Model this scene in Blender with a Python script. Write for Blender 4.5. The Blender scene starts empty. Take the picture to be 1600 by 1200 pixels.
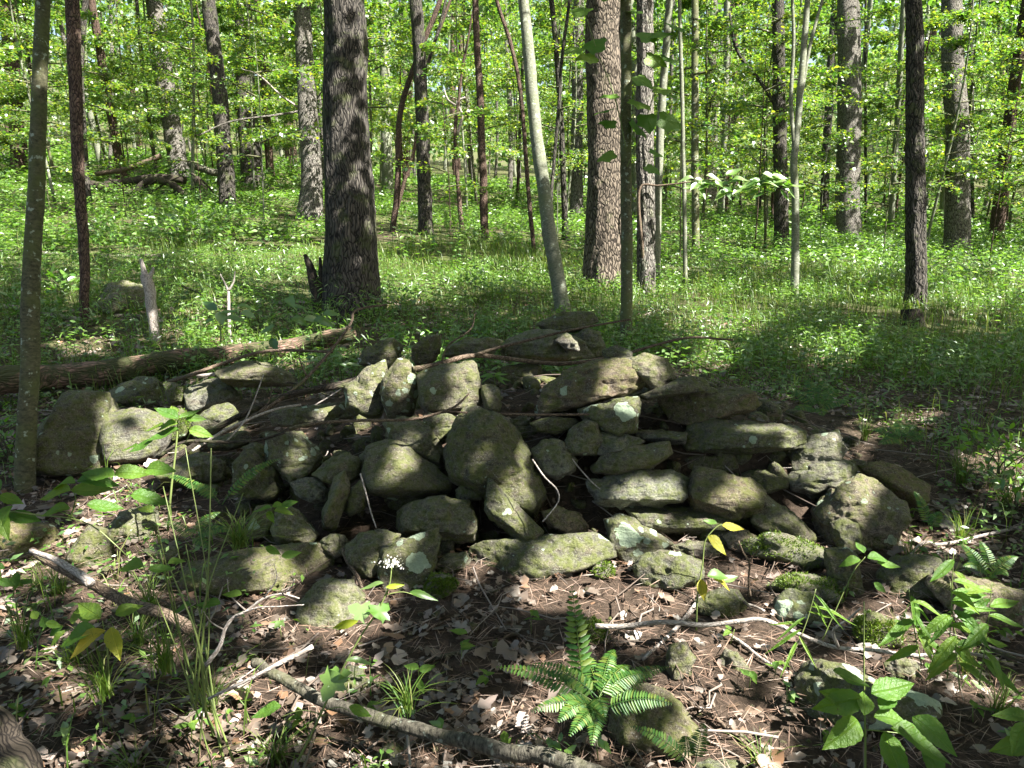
import bpy, bmesh, math, random
import numpy as np
from mathutils import Vector, Matrix

sc = bpy.context.scene
C = sc.collection
PI = math.pi
rng = np.random.default_rng(7)
random.seed(7)

# ------------------------------------------------------------------ camera, light, exposure
PITCH = math.radians(14.5)
CAMZ = 1.6
F = 1164.5                                   # focal length in units of the 1600 px wide frame
cd = bpy.data.cameras.new('camera'); cam = bpy.data.objects.new('camera', cd); C.objects.link(cam)
cam.location = (0, 0, CAMZ); cam.rotation_euler = (PI/2 - PITCH, 0, 0)
cd.sensor_width = 36; cd.lens = 36*F/1600; cd.clip_start = 0.05; cd.clip_end = 1500
sc.camera = cam

SUN_EL = math.radians(54)
SUN_AZ = math.radians(112)                   # clockwise from +Y: high on the right, a little behind the camera
S = np.array([math.sin(SUN_AZ)*math.cos(SUN_EL), math.cos(SUN_AZ)*math.cos(SUN_EL), math.sin(SUN_EL)])
w = bpy.data.worlds.new('World'); sc.world = w; w.use_nodes = True
nt = w.node_tree
sky = nt.nodes.new('ShaderNodeTexSky'); sky.sky_type = 'NISHITA'; sky.sun_disc = False
sky.sun_elevation = SUN_EL; sky.sun_rotation = SUN_AZ; sky.air_density = 1.0; sky.dust_density = 4.0
bgn = nt.nodes['Background']; nt.links.new(sky.outputs[0], bgn.inputs[0]); bgn.inputs[1].default_value = 0.065
sd = bpy.data.lights.new('sun', 'SUN'); sun = bpy.data.objects.new('sun', sd); C.objects.link(sun)
sd.energy = 5.0; sd.angle = math.radians(0.42); sd.color = (1.0, 0.97, 0.92)
sun.rotation_euler = Vector(S).to_track_quat('Z', 'Y').to_euler(); sun.location = (10, -5, 30)
sc.view_settings.view_transform = 'Standard'; sc.view_settings.look = 'None'
sc.view_settings.gamma = 1; sc.view_settings.use_curve_mapping = False
sc.view_settings.exposure = 2.5
cy = sc.cycles
cy.max_bounces = 8; cy.diffuse_bounces = 6; cy.glossy_bounces = 2; cy.transmission_bounces = 6; cy.transparent_max_bounces = 4
cy.use_denoising = True; cy.sample_clamp_indirect = 4.0
cy.caustics_reflective = False; cy.caustics_refractive = False

# ------------------------------------------------------------------ numpy noise
def _h(ix, iy, iz, seed):
    n = (ix.astype(np.int64)*374761393 + iy.astype(np.int64)*668265263 + iz.astype(np.int64)*2147483647 + seed*1274126177) & 0xffffffff
    n = ((n ^ (n >> 13))*1274126177) & 0xffffffff
    n = ((n ^ (n >> 15))*2246822519) & 0xffffffff
    return ((n ^ (n >> 16)) & 0xffff)/32767.5 - 1.0
def vnoise(P, seed=0):
    P = np.asarray(P, float); i = np.floor(P).astype(np.int64); f = P - i; f = f*f*f*(f*(f*6-15)+10)
    r = 0
    for dx in (0, 1):
        wx = f[:, 0] if dx else 1-f[:, 0]
        for dy in (0, 1):
            wy = f[:, 1] if dy else 1-f[:, 1]
            for dz in (0, 1):
                wz = f[:, 2] if dz else 1-f[:, 2]
                r = r + wx*wy*wz*_h(i[:, 0]+dx, i[:, 1]+dy, i[:, 2]+dz, seed)
    return r
def fbm(P, octv=4, seed=0, gain=0.5):
    P = np.asarray(P, float); a = 1.0; s = 0; t = 0
    for o in range(octv):
        s = s + a*vnoise(P*(2.03**o) + o*17.3, seed+o); t += a; a *= gain
    return s/t
def n2(x, y, sc_, octv=3, seed=0):
    x = np.atleast_1d(np.asarray(x, float)); y = np.atleast_1d(np.asarray(y, float))
    return fbm(np.stack([x*sc_, y*sc_, np.full_like(x, seed*3.7)], 1), octv, seed)
def sstep(a, b, x):
    t = np.clip((x-a)/(b-a), 0, 1); return t*t*(3-2*t)

# ------------------------------------------------------------------ terrain
def G(x, y):
    x = np.atleast_1d(np.asarray(x, float)); y = np.atleast_1d(np.asarray(y, float))
    a = np.clip(x/np.maximum(np.abs(y), 8.0), -0.9, 0.9)
    s = 0.045 - 0.08*a
    d = np.sqrt(x*x + y*y)
    h = s*np.maximum(y-5, 0)*1.0
    h = h + 0.10*np.maximum(y-36, 0)*sstep(0.1, 0.5, a)
    h = h + 0.10*np.maximum(d-150, 0)
    h = h + 0.05*n2(x, y, 0.45, 3, 3)*sstep(1, 4, d) + 0.16*n2(x, y, 0.12, 2, 5)*sstep(6, 14, d)
    return h + 0.012*n2(x, y, 3.0, 3, 8)
XF = [-3.2, -2.4, -1.5, -0.9, 0.0, 1.0, 1.5, 1.9, 2.3, 3.2]
YF = [4.2, 3.8, 3.25, 2.75, 3.0, 3.15, 3.2, 3.3, 3.6, 4.0]
XH = [-3.0, -2.2, -1.5, -1.0, -0.4, 0.2, 0.8, 1.3, 1.7, 2.1, 2.5]
YH = [0.0, 0.10, 0.24, 0.36, 0.58, 0.72, 0.72, 0.66, 0.45, 0.14, 0.0]
def Pl(x, y):
    x = np.atleast_1d(np.asarray(x, float)); y = np.atleast_1d(np.asarray(y, float))
    yf = np.interp(x, XF, YF); hh = np.interp(x, XH, YH)
    dep = np.interp(x, [-1.5, 0, 0.8, 1.6], [1.3, 1.25, 0.85, 0.6])
    return hh*sstep(-0.12, 1.0, (y-yf)/dep)*(1-sstep(4.7, 5.7, y))
def Surf(x, y): return G(x, y) + Pl(x, y)
def Ground(x, y):
    p = Pl(x, y)
    return G(x, y) + 0.72*p - 0.10*sstep(0, 0.15, p)
FW = np.array([0, math.cos(PITCH), -math.sin(PITCH)]); UP = np.array([0, math.sin(PITCH), math.cos(PITCH)]); RT = np.array([1.0, 0, 0])
CAM = np.array([0, 0, CAMZ])
def rdir(px, py): return FW + RT*((px-800)/F) - UP*((py-600)/F)
def hit(px, py, fn=Surf, tmax=140):
    d = rdir(px, py); ts = np.concatenate([np.arange(1.2, 12, 0.02), np.arange(12, tmax, 0.1)])
    P = CAM + ts[:, None]*d
    k = np.nonzero(P[:, 2] < fn(P[:, 0], P[:, 1]))[0]
    return (ts[k[0]] if len(k) else tmax)
def W(px, py, t): return CAM + t*rdir(px, py)

# ------------------------------------------------------------------ mesh helpers
def mk(name, V, Fs, mat, parent=None, smooth=True, attr=None):
    V = np.asarray(V, np.float32); me = bpy.data.meshes.new(name)
    if not isinstance(Fs, (list, tuple)): Fs = [Fs]
    Fs = [np.asarray(f, np.int32) for f in Fs if len(f)]
    me.vertices.add(len(V)); me.vertices.foreach_set('co', V.ravel())
    idx = np.concatenate([f.ravel() for f in Fs]); tot = np.concatenate([np.full(len(f), f.shape[1]) for f in Fs])
    me.loops.add(len(idx)); me.loops.foreach_set('vertex_index', idx)
    me.polygons.add(len(tot)); st = np.concatenate([[0], np.cumsum(tot)[:-1]]).astype(np.int32)
    me.polygons.foreach_set('loop_start', st)
    if smooth: me.polygons.foreach_set('use_smooth', np.ones(len(tot), bool))
    if attr is not None:
        at = me.attributes.new('bark', 'FLOAT_VECTOR', 'POINT'); at.data.foreach_set('vector', np.asarray(attr, np.float32).ravel())
    me.update(calc_edges=True)
    if mat: me.materials.append(mat)
    o = bpy.data.objects.new(name, me); C.objects.link(o)
    if parent: o.parent = parent
    return o
def tag(o, label=None, cat=None, group=None, kind=None):
    if label: o['label'] = label
    if cat: o['category'] = cat
    if group: o['group'] = group
    if kind: o['kind'] = kind
    return o
def empty(name, loc=(0, 0, 0)):
    e = bpy.data.objects.new(name, None); e.location = loc; e.empty_display_size = 0.1; C.objects.link(e); return e
def norm(v): return v/np.maximum(np.linalg.norm(v, axis=-1, keepdims=True), 1e-9)

def tube(path, rad, seg=10, relief=0.0, fr=9.0, fz=1.2, seed=0, cap=True, rough=0.0, flare=0.0, v0=0.0):
    """tapered tube through the points; returns V, [quads, tris], bark coordinates"""
    path = np.asarray(path, float); n = len(path); rad = np.asarray(rad, float)
    tg = np.gradient(path, axis=0); tg = norm(tg)
    ref = np.array([0.0, 1.0, 0.02]) if abs(tg[0, 1]) < 0.8 else np.array([1.0, 0, 0])
    a1 = norm(np.cross(tg, ref)); a2 = np.cross(tg, a1)
    L = np.concatenate([[0], np.cumsum(np.linalg.norm(np.diff(path, axis=0), axis=1))]) + v0
    th = np.arange(seg)/seg*2*PI
    ct, st = np.cos(th), np.sin(th)
    R = np.repeat(rad[:, None], seg, 1)
    r0 = float(np.median(rad))
    Q = np.stack([np.broadcast_to(ct*r0, (n, seg)), np.broadcast_to(st*r0, (n, seg)), np.repeat(L[:, None], seg, 1)], 2).reshape(-1, 3)
    if relief:
        q = Q*np.array([fr/r0*0.25, fr/r0*0.25, fz]); wob = vnoise(Q*np.array([2, 2, 1.3])/max(r0*3, .05), seed+3)[:, None]*0.8
        f = fbm(q + wob, 3, seed); ridge = 1-np.abs(f)*2.4
        R = R + (relief*ridge).reshape(n, seg)
    if rough:
        R = R*(1 + rough*fbm(Q*np.array([1.2/r0, 1.2/r0, 0.6/r0]), 3, seed+11).reshape(n, seg))
    if flare:
        lob = 1 + 0.35*np.cos(th*3+seed)[None, :] + 0.25*np.cos(th*5+seed*2)[None, :]
        R = R*(1 + flare*np.exp(-(L-v0)/(r0*1.6))[:, None]*lob)
    V = path[:, None, :] + R[:, :, None]*(ct[None, :, None]*a1[:, None, :] + st[None, :, None]*a2[:, None, :])
    V = V.reshape(-1, 3)
    i = np.arange(n-1)[:, None]*seg; j = np.arange(seg)[None, :]; j2 = (j+1) % seg
    q = np.stack([i+j, i+j2, i+seg+j2, i+seg+j], 2).reshape(-1, 4)
    tr = np.zeros((0, 3), int)
    if cap:
        V = np.vstack([V, path[0], path[-1]]); Q = np.vstack([Q, [0, 0, L[0]], [0, 0, L[-1]]])
        a = n*seg; jj = np.arange(seg); k = (jj+1) % seg
        tr = np.vstack([np.stack([np.full(seg, a), k, jj], 1), np.stack([np.full(seg, a+1), (n-1)*seg+jj, (n-1)*seg+k], 1)])
    return V, [q, tr], Q
def join(parts):
    Vs, qs, ts, As = [], [], [], []; o = 0
    for V, Fs, A in parts:
        Vs.append(V); As.append(A); qs.append(np.asarray(Fs[0])+o)
        if len(Fs) > 1: ts.append(np.asarray(Fs[1])+o)
        o += len(V)
    return np.vstack(Vs), [np.vstack(qs)] + ([np.vstack(ts)] if ts else []), np.vstack(As)
def spline(P, n):
    P = np.asarray(P, float); k = len(P)
    if k < 3:
        t = np.linspace(0, 1, n)[:, None]; return P[0]*(1-t)+P[-1]*t
    Q = np.vstack([2*P[0]-P[1], P, 2*P[-1]-P[-2]]); out = []
    for u in np.linspace(0, k-1-1e-9, n):
        i = int(u); f = u-i; a, b, c, d = Q[i:i+4]
        out.append(0.5*((2*b)+(-a+c)*f+(2*a-5*b+4*c-d)*f*f+(-a+3*b-3*c+d)*f**3))
    return np.array(out)

def kites(P, D, N, L, Wd, droop=0.0, wpos=0.42, six=False):
    """many small leaves at once: P base, D direction, N normal"""
    D = norm(D); B = norm(np.cross(N, D)); N2 = np.cross(D, B)
    L = np.broadcast_to(np.asarray(L, float), (len(P),))[:, None]; Wd = np.broadcast_to(np.asarray(Wd, float), (len(P),))[:, None]
    mid = P + D*L*wpos; tip = P + D*L - N2*L*droop
    if six:   # folded on the midrib, blunt outline
        a = P + D*L*0.22 + B*Wd*0.42 + N2*Wd*0.1; b = P + D*L*0.62 + B*Wd*0.46 + N2*Wd*0.12 - N2*L*droop*.4
        c = P + D*L*0.22 - B*Wd*0.42 + N2*Wd*0.1; d = P + D*L*0.62 - B*Wd*0.46 + N2*Wd*0.12 - N2*L*droop*.4
        V = np.stack([P, a, b, tip, d, c], 1).reshape(-1, 3); o = np.arange(len(P))[:, None]*6
        return V, np.vstack([o+np.array([0, 1, 2, 3]), o+np.array([0, 3, 4, 5])])
    V = np.stack([P, mid + B*Wd*.5, tip, mid - B*Wd*.5], 1).reshape(-1, 3)
    return V, np.arange(len(P)*4).reshape(-1, 4)

# ------------------------------------------------------------------ materials
def material(name):
    m = bpy.data.materials.new(name); m.use_nodes = True; t = m.node_tree; t.nodes.clear()
    out = t.nodes.new('ShaderNodeOutputMaterial'); return m, t, out
class NB:
    def __init__(s, t): s.t = t
    def n(s, typ, **kw):
        x = s.t.nodes.new('ShaderNode'+typ)
        for k, v in kw.items():
            if k.startswith('i_'): x.inputs[k[2:].replace('_', ' ')].default_value = v
            elif k.startswith('x'): 
                if hasattr(v, 'is_linked') or isinstance(v, bpy.types.NodeSocket): s.t.links.new(v, x.inputs[int(k[1:])])
                else: x.inputs[int(k[1:])].default_value = v
            else: setattr(x, k, v)
        return x
    def link(s, a, b): s.t.links.new(a, b)
    def math(s, op, a, b=0.0, c=None, clamp=False):
        x = s.t.nodes.new('ShaderNodeMath'); x.operation = op; x.use_clamp = clamp
        for i, v in enumerate((a, b, c)):
            if v is None: continue
            if isinstance(v, (int, float)): x.inputs[i].default_value = v
            else: s.t.links.new(v, x.inputs[i])
        return x.outputs[0]
    def mix(s, f, a, b, blend='MIX'):
        x = s.t.nodes.new('ShaderNodeMix'); x.data_type = 'RGBA'; x.blend_type = blend
        for i, v in ((0, f), (6, a), (7, b)):
            if isinstance(v, (int, float)): x.inputs[i].default_value = v
            elif isinstance(v, tuple): x.inputs[i].default_value = v if len(v) == 4 else (*v, 1)
            else: s.t.links.new(v, x.inputs[i])
        return x.outputs[2]
    def ramp(s, f, *stops, interp='LINEAR'):
        x = s.t.nodes.new('ShaderNodeValToRGB'); x.color_ramp.interpolation = interp; e = x.color_ramp.elements
        while len(e) < len(stops): e.new(0.5)
        for el, (p, c) in zip(e, stops):
            el.position = p; el.color = (c, c, c, 1) if isinstance(c, (int, float)) else (*c, 1)
        s.t.links.new(f, x.inputs[0]); return x.outputs[0]
    def noise(s, vec, scale, detail=4, rough=0.55, dist=0.0):
        x = s.t.nodes.new('ShaderNodeTexNoise'); x.inputs['Scale'].default_value = scale; x.inputs['Detail'].default_value = detail
        x.inputs['Roughness'].default_value = rough; x.inputs['Distortion'].default_value = dist
        if vec is not None: s.t.links.new(vec, x.inputs['Vector'])
        return x.outputs[0]
    def vor(s, vec, scale, feature='F1', out=0, rand=1.0):
        x = s.t.nodes.new('ShaderNodeTexVoronoi'); x.feature = feature; x.inputs['Scale'].default_value = scale
        x.inputs['Randomness'].default_value = rand
        if vec is not None: s.t.links.new(vec, x.inputs['Vector'])
        return x.outputs[out]
    def mapping(s, vec, scale=(1, 1, 1)):
        x = s.t.nodes.new('ShaderNodeMapping'); x.inputs['Scale'].default_value = scale; s.t.links.new(vec, x.inputs[0]); return x.outputs[0]
    def vadd(s, a, b):
        x = s.t.nodes.new('ShaderNodeVectorMath'); x.operation = 'ADD'; s.t.links.new(a, x.inputs[0]); s.t.links.new(b, x.inputs[1]); return x.outputs[0]
    def bump(s, h, strength=0.6, dist=0.01, nrm=None):
        x = s.t.nodes.new('ShaderNodeBump'); x.inputs['Strength'].default_value = strength; x.inputs['Distance'].default_value = dist
        s.t.links.new(h, x.inputs['Height'])
        if nrm is not None: s.t.links.new(nrm, x.inputs['Normal'])
        return x.outputs[0]
    def bsdf(s, out, col, rough=0.9, nrm=None, spec=0.3):
        x = s.t.nodes.new('ShaderNodeBsdfPrincipled')
        if isinstance(col, tuple): x.inputs['Base Color'].default_value = (*col, 1)
        else: s.t.links.new(col, x.inputs['Base Color'])
        if isinstance(rough, (int, float)): x.inputs['Roughness'].default_value = rough
        else: s.t.links.new(rough, x.inputs['Roughness'])
        x.inputs['Specular IOR Level'].default_value = spec
        if nrm is not None: s.t.links.new(nrm, x.inputs['Normal'])
        s.t.links.new(x.outputs[0], out.inputs[0]); return x

def leaf_mat(name, cols, trans=0.5, rough=0.45, tcol=1.7, gloss=0.03, spots=True):
    """cols: list of leaf colours, chosen per leaf"""
    m, t, out = material(name); b = NB(t)
    geo = b.n('NewGeometry'); obi = b.n('ObjectInfo')
    r = b.math('FRACT', b.math('ADD', geo.outputs['Random Per Island'], obi.outputs['Random']))
    stops = [(i/max(len(cols)-1, 1), c) for i, c in enumerate(cols)]
    col = b.ramp(r, *stops)
    if spots:
        tc = b.n('TexCoord').outputs['Object']
        nz = b.noise(tc, 9.0, 2); col = b.mix(b.math('MULTIPLY', nz, 0.45), col, b.mix(1.0, col, (0.55, 0.6, 0.5), 'MULTIPLY'))
    dif = b.n('BsdfDiffuse'); b.link(col, dif.inputs[0])
    tr = b.n('BsdfTranslucent'); tc2 = b.mix(1.0, col, (tcol*0.95, tcol, tcol*0.5), 'MULTIPLY')
    b.link(tc2, tr.inputs[0])
    mx = b.n('MixShader'); mx.inputs[0].default_value = trans; b.link(dif.outputs[0], mx.inputs[1]); b.link(tr.outputs[0], mx.inputs[2])
    gl = b.n('BsdfGlossy'); gl.inputs['Roughness'].default_value = rough; gl.inputs[0].default_value = (0.9, 0.95, 0.9, 1)
    m2 = b.n('MixShader'); m2.inputs[0].default_value = gloss; b.link(mx.outputs[0], m2.inputs[1]); b.link(gl.outputs[0], m2.inputs[2])
    b.link(m2.outputs[0], out.inputs[0]); return m
def broad_mat(name, cols):
    # leaf seen close: midrib, side veins, blotches and a few brown specks, laid out along the leaf's own length
    m, t, out = material(name); b = NB(t); tc = b.n('TexCoord').outputs['Object']; oi = b.n('ObjectInfo')
    sx = b.n('SeparateXYZ'); b.link(tc, sx.inputs[0]); ay = b.math('ABSOLUTE', sx.outputs[1])
    wave = b.math('ABSOLUTE', b.math('SINE', b.math('MULTIPLY', b.math('SUBTRACT', sx.outputs[0], b.math('MULTIPLY', ay, 0.9)), 22.0)))
    vein = b.math('MAXIMUM', b.ramp(ay, (0.0, 1.0), (0.018, 0.0)), b.math('MULTIPLY', b.ramp(wave, (0.0, 1.0), (0.16, 0.0)), 0.55))
    col = b.ramp(oi.outputs['Random'], *[(i/max(len(cols)-1, 1), c) for i, c in enumerate(cols)])
    off = b.n('VectorMath', operation='SCALE'); b.link(oi.outputs['Location'], off.inputs[0]); off.inputs['Scale'].default_value = 30
    v = b.vadd(tc, off.outputs[0]); nz = b.noise(v, 5, 4, 0.65)
    col = b.mix(b.math('MULTIPLY', b.ramp(nz, (0.35, 0.0), (0.7, 1.0)), 0.5), col, b.mix(1.0, col, (1.5, 1.15, 0.8), 'MULTIPLY'))
    col = b.mix(b.math('MULTIPLY', vein, 0.45), col, b.mix(1.0, col, (1.9, 1.6, 2.2), 'MULTIPLY'))
    col = b.mix(b.ramp(b.noise(v, 17, 2, 0.5), (0.70, 0.0), (0.74, 0.9)), col, (0.10, 0.06, 0.02))
    dif = b.n('BsdfDiffuse'); b.link(col, dif.inputs[0]); tr = b.n('BsdfTranslucent'); b.link(b.mix(1.0, col, (1.7, 1.7, 0.7), 'MULTIPLY'), tr.inputs[0])
    bp = b.bump(b.math('ADD', b.math('MULTIPLY', vein, -1.0), nz), 0.5, 0.02); b.link(bp, dif.inputs['Normal'])
    mx = b.n('MixShader'); mx.inputs[0].default_value = .42; b.link(dif.outputs[0], mx.inputs[1]); b.link(tr.outputs[0], mx.inputs[2])
    gl = b.n('BsdfGlossy'); gl.inputs['Roughness'].default_value = .5; b.link(bp, gl.inputs['Normal'])
    m2 = b.n('MixShader'); m2.inputs[0].default_value = .03; b.link(mx.outputs[0], m2.inputs[1]); b.link(gl.outputs[0], m2.inputs[2])
    b.link(m2.outputs[0], out.inputs[0]); return m
def bark_mat(name, dark, light, scale=40, stretch=0.16, moss=0.0, mosscol=(0.09, 0.11, 0.035), strength=0.9, dist=0.012, blocky=False, smoothb=False, lichen=0.0):
    m, t, out = material(name); b = NB(t)
    at = b.n('Attribute', attribute_name='bark').outputs['Vector']
    oi = b.n('ObjectInfo')
    off = b.n('VectorMath', operation='SCALE'); b.link(oi.outputs['Location'], off.inputs[0]); off.inputs['Scale'].default_value = 1.7
    v = b.vadd(at, off.outputs[0])
    if smoothb:
        n1 = b.noise(b.mapping(v, (1, 1, 1.6)), scale, 5, 0.65); n2_ = b.noise(b.mapping(v, (1, 1, 4)), scale*0.7, 3)
        h = b.math('ADD', n1, n2_); k = b.ramp(n1, (0.35, 0.0), (0.65, 1.0)); 
    else:
        w1 = b.noise(v, scale*0.22, 2, 0.5)
        wv = b.n('VectorMath', operation='SCALE'); wn = b.n('TexNoise'); wn.inputs['Scale'].default_value = scale*0.12; b.link(v, wn.inputs[0]); b.link(wn.outputs['Color'], wv.inputs[0]); wv.inputs['Scale'].default_value = 0.12
        vv = b.vadd(v, wv.outputs[0])
        vr = b.vor(b.mapping(vv, (1, 1, 0.24 if blocky else stretch)), scale, 'DISTANCE_TO_EDGE')
        fi = b.noise(b.mapping(v, (1, 1, 0.3)), scale*2.2, 4, 0.7)
        h = b.math('ADD', b.math('MULTIPLY', b.math('MINIMUM', vr, 0.22), 4.0), b.math('MULTIPLY', fi, 0.6))
        k = b.ramp(h, (0.35, 0.0), (1.1, 1.0))
    col = b.mix(k, dark, light)
    big = b.noise(v, 2.3, 4, 0.6)
    col = b.mix(b.ramp(big, (0.35, 0.0), (0.75, 0.55)), col, b.mix(1.0, col, (0.6, 0.62, 0.55), 'MULTIPLY'))
    if moss:
        mn = b.noise(v, 6.0, 5, 0.65); col = b.mix(b.math('MULTIPLY', b.ramp(mn, (0.62-moss*0.35, 0.0), (0.72-moss*0.2, 1.0)), min(1, moss+0.25)), col, mosscol)
    if lichen:
        ln = b.noise(v, 22.0, 3, 0.6); col = b.mix(b.math('MULTIPLY', b.ramp(ln, (0.60, 0.0), (0.66, 1.0)), lichen), col, (0.34, 0.38, 0.30))
    b.bsdf(out, col, 0.92, b.bump(h, strength, dist), 0.2); return m

M = {}
M['leaf_high'] = leaf_mat('canopy_leaf', [(0.045, 0.10, 0.015), (0.07, 0.14, 0.02), (0.09, 0.16, 0.022)], 0.5, tcol=1.9)
M['leaf_mid'] = leaf_mat('understory_leaf', [(0.025, 0.075, 0.010), (0.07, 0.155, 0.018), (0.14, 0.225, 0.025), (0.055, 0.13, 0.030), (0.25, 0.27, 0.025), (0.10, 0.18, 0.02)], 0.5, tcol=1.8, gloss=0.07)
M['leaf_far'] = leaf_mat('far_leaf', [(0.04, 0.11, 0.02), (0.10, 0.20, 0.04), (0.17, 0.27, 0.06), (0.27, 0.34, 0.12)], 0.5, tcol=1.9, gloss=0.08)
M['herb'] = leaf_mat('herb_leaf', [(0.05, 0.13, 0.015), (0.09, 0.19, 0.02), (0.13, 0.23, 0.03), (0.20, 0.29, 0.10)], 0.45, tcol=1.7, gloss=0.065, rough=0.42)
M['herb_y'] = leaf_mat('yellow_green_leaf', [(0.22, 0.30, 0.02), (0.30, 0.30, 0.02)], 0.5, tcol=1.5)
M['herb_b'] = leaf_mat('fresh_green_leaf', [(0.10, 0.21, 0.02), (0.14, 0.26, 0.03)], 0.5, tcol=1.6, gloss=0.04)
M['broad'] = broad_mat('veined_green_leaf', [(0.055, 0.14, 0.015), (0.09, 0.19, 0.02), (0.13, 0.22, 0.025)])
M['broad_y'] = broad_mat('veined_yellowing_leaf', [(0.22, 0.26, 0.02), (0.30, 0.27, 0.03)])
M['grass'] = leaf_mat('grass_blade', [(0.045, 0.10, 0.012), (0.08, 0.15, 0.02), (0.13, 0.20, 0.035), (0.10, 0.15, 0.02), (0.22, 0.22, 0.08)], 0.4, tcol=1.5, gloss=0.03)
M['fern'] = leaf_mat('fern_green', [(0.035, 0.105, 0.018), (0.055, 0.14, 0.022), (0.09, 0.17, 0.028), (0.14, 0.18, 0.03)], 0.4, tcol=1.5, gloss=0.03, spots=False)
M['litter'] = leaf_mat('dead_leaf', [(0.05, 0.034, 0.022), (0.20, 0.14, 0.105), (0.09, 0.06, 0.04), (0.25, 0.19, 0.155), (0.07, 0.048, 0.034), (0.22, 0.115, 0.06), (0.13, 0.10, 0.082), (0.38, 0.29, 0.25), (0.08, 0.054, 0.037), (0.15, 0.095, 0.06)], 0.12, tcol=1.0, gloss=0.07, rough=0.5)
M['straw'] = leaf_mat('dry_straw', [(0.10, 0.06, 0.04), (0.25, 0.17, 0.12), (0.16, 0.10, 0.07), (0.38, 0.28, 0.22)], 0.05, tcol=1.0, spots=False)
M['twig_litter'] = leaf_mat('twig_bits', [(0.06, 0.045, 0.035), (0.12, 0.09, 0.07), (0.26, 0.22, 0.19)], 0.0, spots=False)
M['petal'] = leaf_mat('white_petal', [(0.75, 0.72, 0.66), (0.8, 0.78, 0.75)], 0.3, tcol=1.0, spots=False)
M['stem_g'] = leaf_mat('green_stem', [(0.12, 0.16, 0.04), (0.15, 0.18, 0.06)], 0.0, spots=False)
M['moss_tuft'] = leaf_mat('moss_tuft', [(0.06, 0.11, 0.01), (0.10, 0.16, 0.015), (0.13, 0.18, 0.02)], 0.2, spots=False, tcol=1.3)
M['bark_dark'] = bark_mat('furrowed_dark_bark', (0.010, 0.009, 0.008), (0.082, 0.072, 0.060), 38, 0.12, 0.25, dist=0.02)
M['bark_grey'] = bark_mat('furrowed_grey_bark', (0.020, 0.017, 0.014), (0.18, 0.163, 0.14), 42, 0.15, 0.15, dist=0.016, lichen=0.3)
M['bark_block'] = bark_mat('blocky_brown_bark', (0.016, 0.012, 0.009), (0.15, 0.122, 0.092), 34, 0.3, 0.1, blocky=True, dist=0.02)
M['bark_pale'] = bark_mat('smooth_pale_bark', (0.095, 0.10, 0.07), (0.215, 0.22, 0.165), 40, 1, 0.35, (0.13, 0.15, 0.075), 0.5, 0.004, smoothb=True, lichen=0.7)
M['bark_olive'] = bark_mat('smooth_olive_bark', (0.05, 0.048, 0.028), (0.135, 0.128, 0.075), 46, 1, 0.5, (0.10, 0.115, 0.04), 0.6, 0.005, smoothb=True, lichen=0.8)
M['bark_red'] = bark_mat('reddish_brown_bark', (0.025, 0.015, 0.012), (0.12, 0.08, 0.06), 50, 0.2, 0.1, dist=0.012)
M['dead_pale'] = bark_mat('bleached_dead_wood', (0.20, 0.165, 0.14), (0.42, 0.37, 0.33), 90, 0.08, 0.0, strength=0.5, dist=0.004)
M['dead_brown'] = bark_mat('brown_dead_wood', (0.055, 0.038, 0.026), (0.17, 0.125, 0.09), 90, 0.1, 0.2, strength=0.7, dist=0.004)
M['dead_dark'] = bark_mat('blackened_dead_wood', (0.015, 0.012, 0.010), (0.06, 0.048, 0.036), 70, 0.12, 0.25, strength=0.8, dist=0.005)
M['log_mossy'] = bark_mat('rotting_log_wood', (0.045, 0.030, 0.024), (0.30, 0.175, 0.14), 42, 0.14, 0.8, (0.055, 0.06, 0.025), 0.9, 0.012)
M['branch_grey'] = bark_mat('grey_mossy_branch', (0.025, 0.022, 0.016), (0.12, 0.108, 0.083), 60, 0.4, 0.35, (0.08, 0.085, 0.035), 0.7, 0.006, smoothb=True, lichen=0.5)

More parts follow.
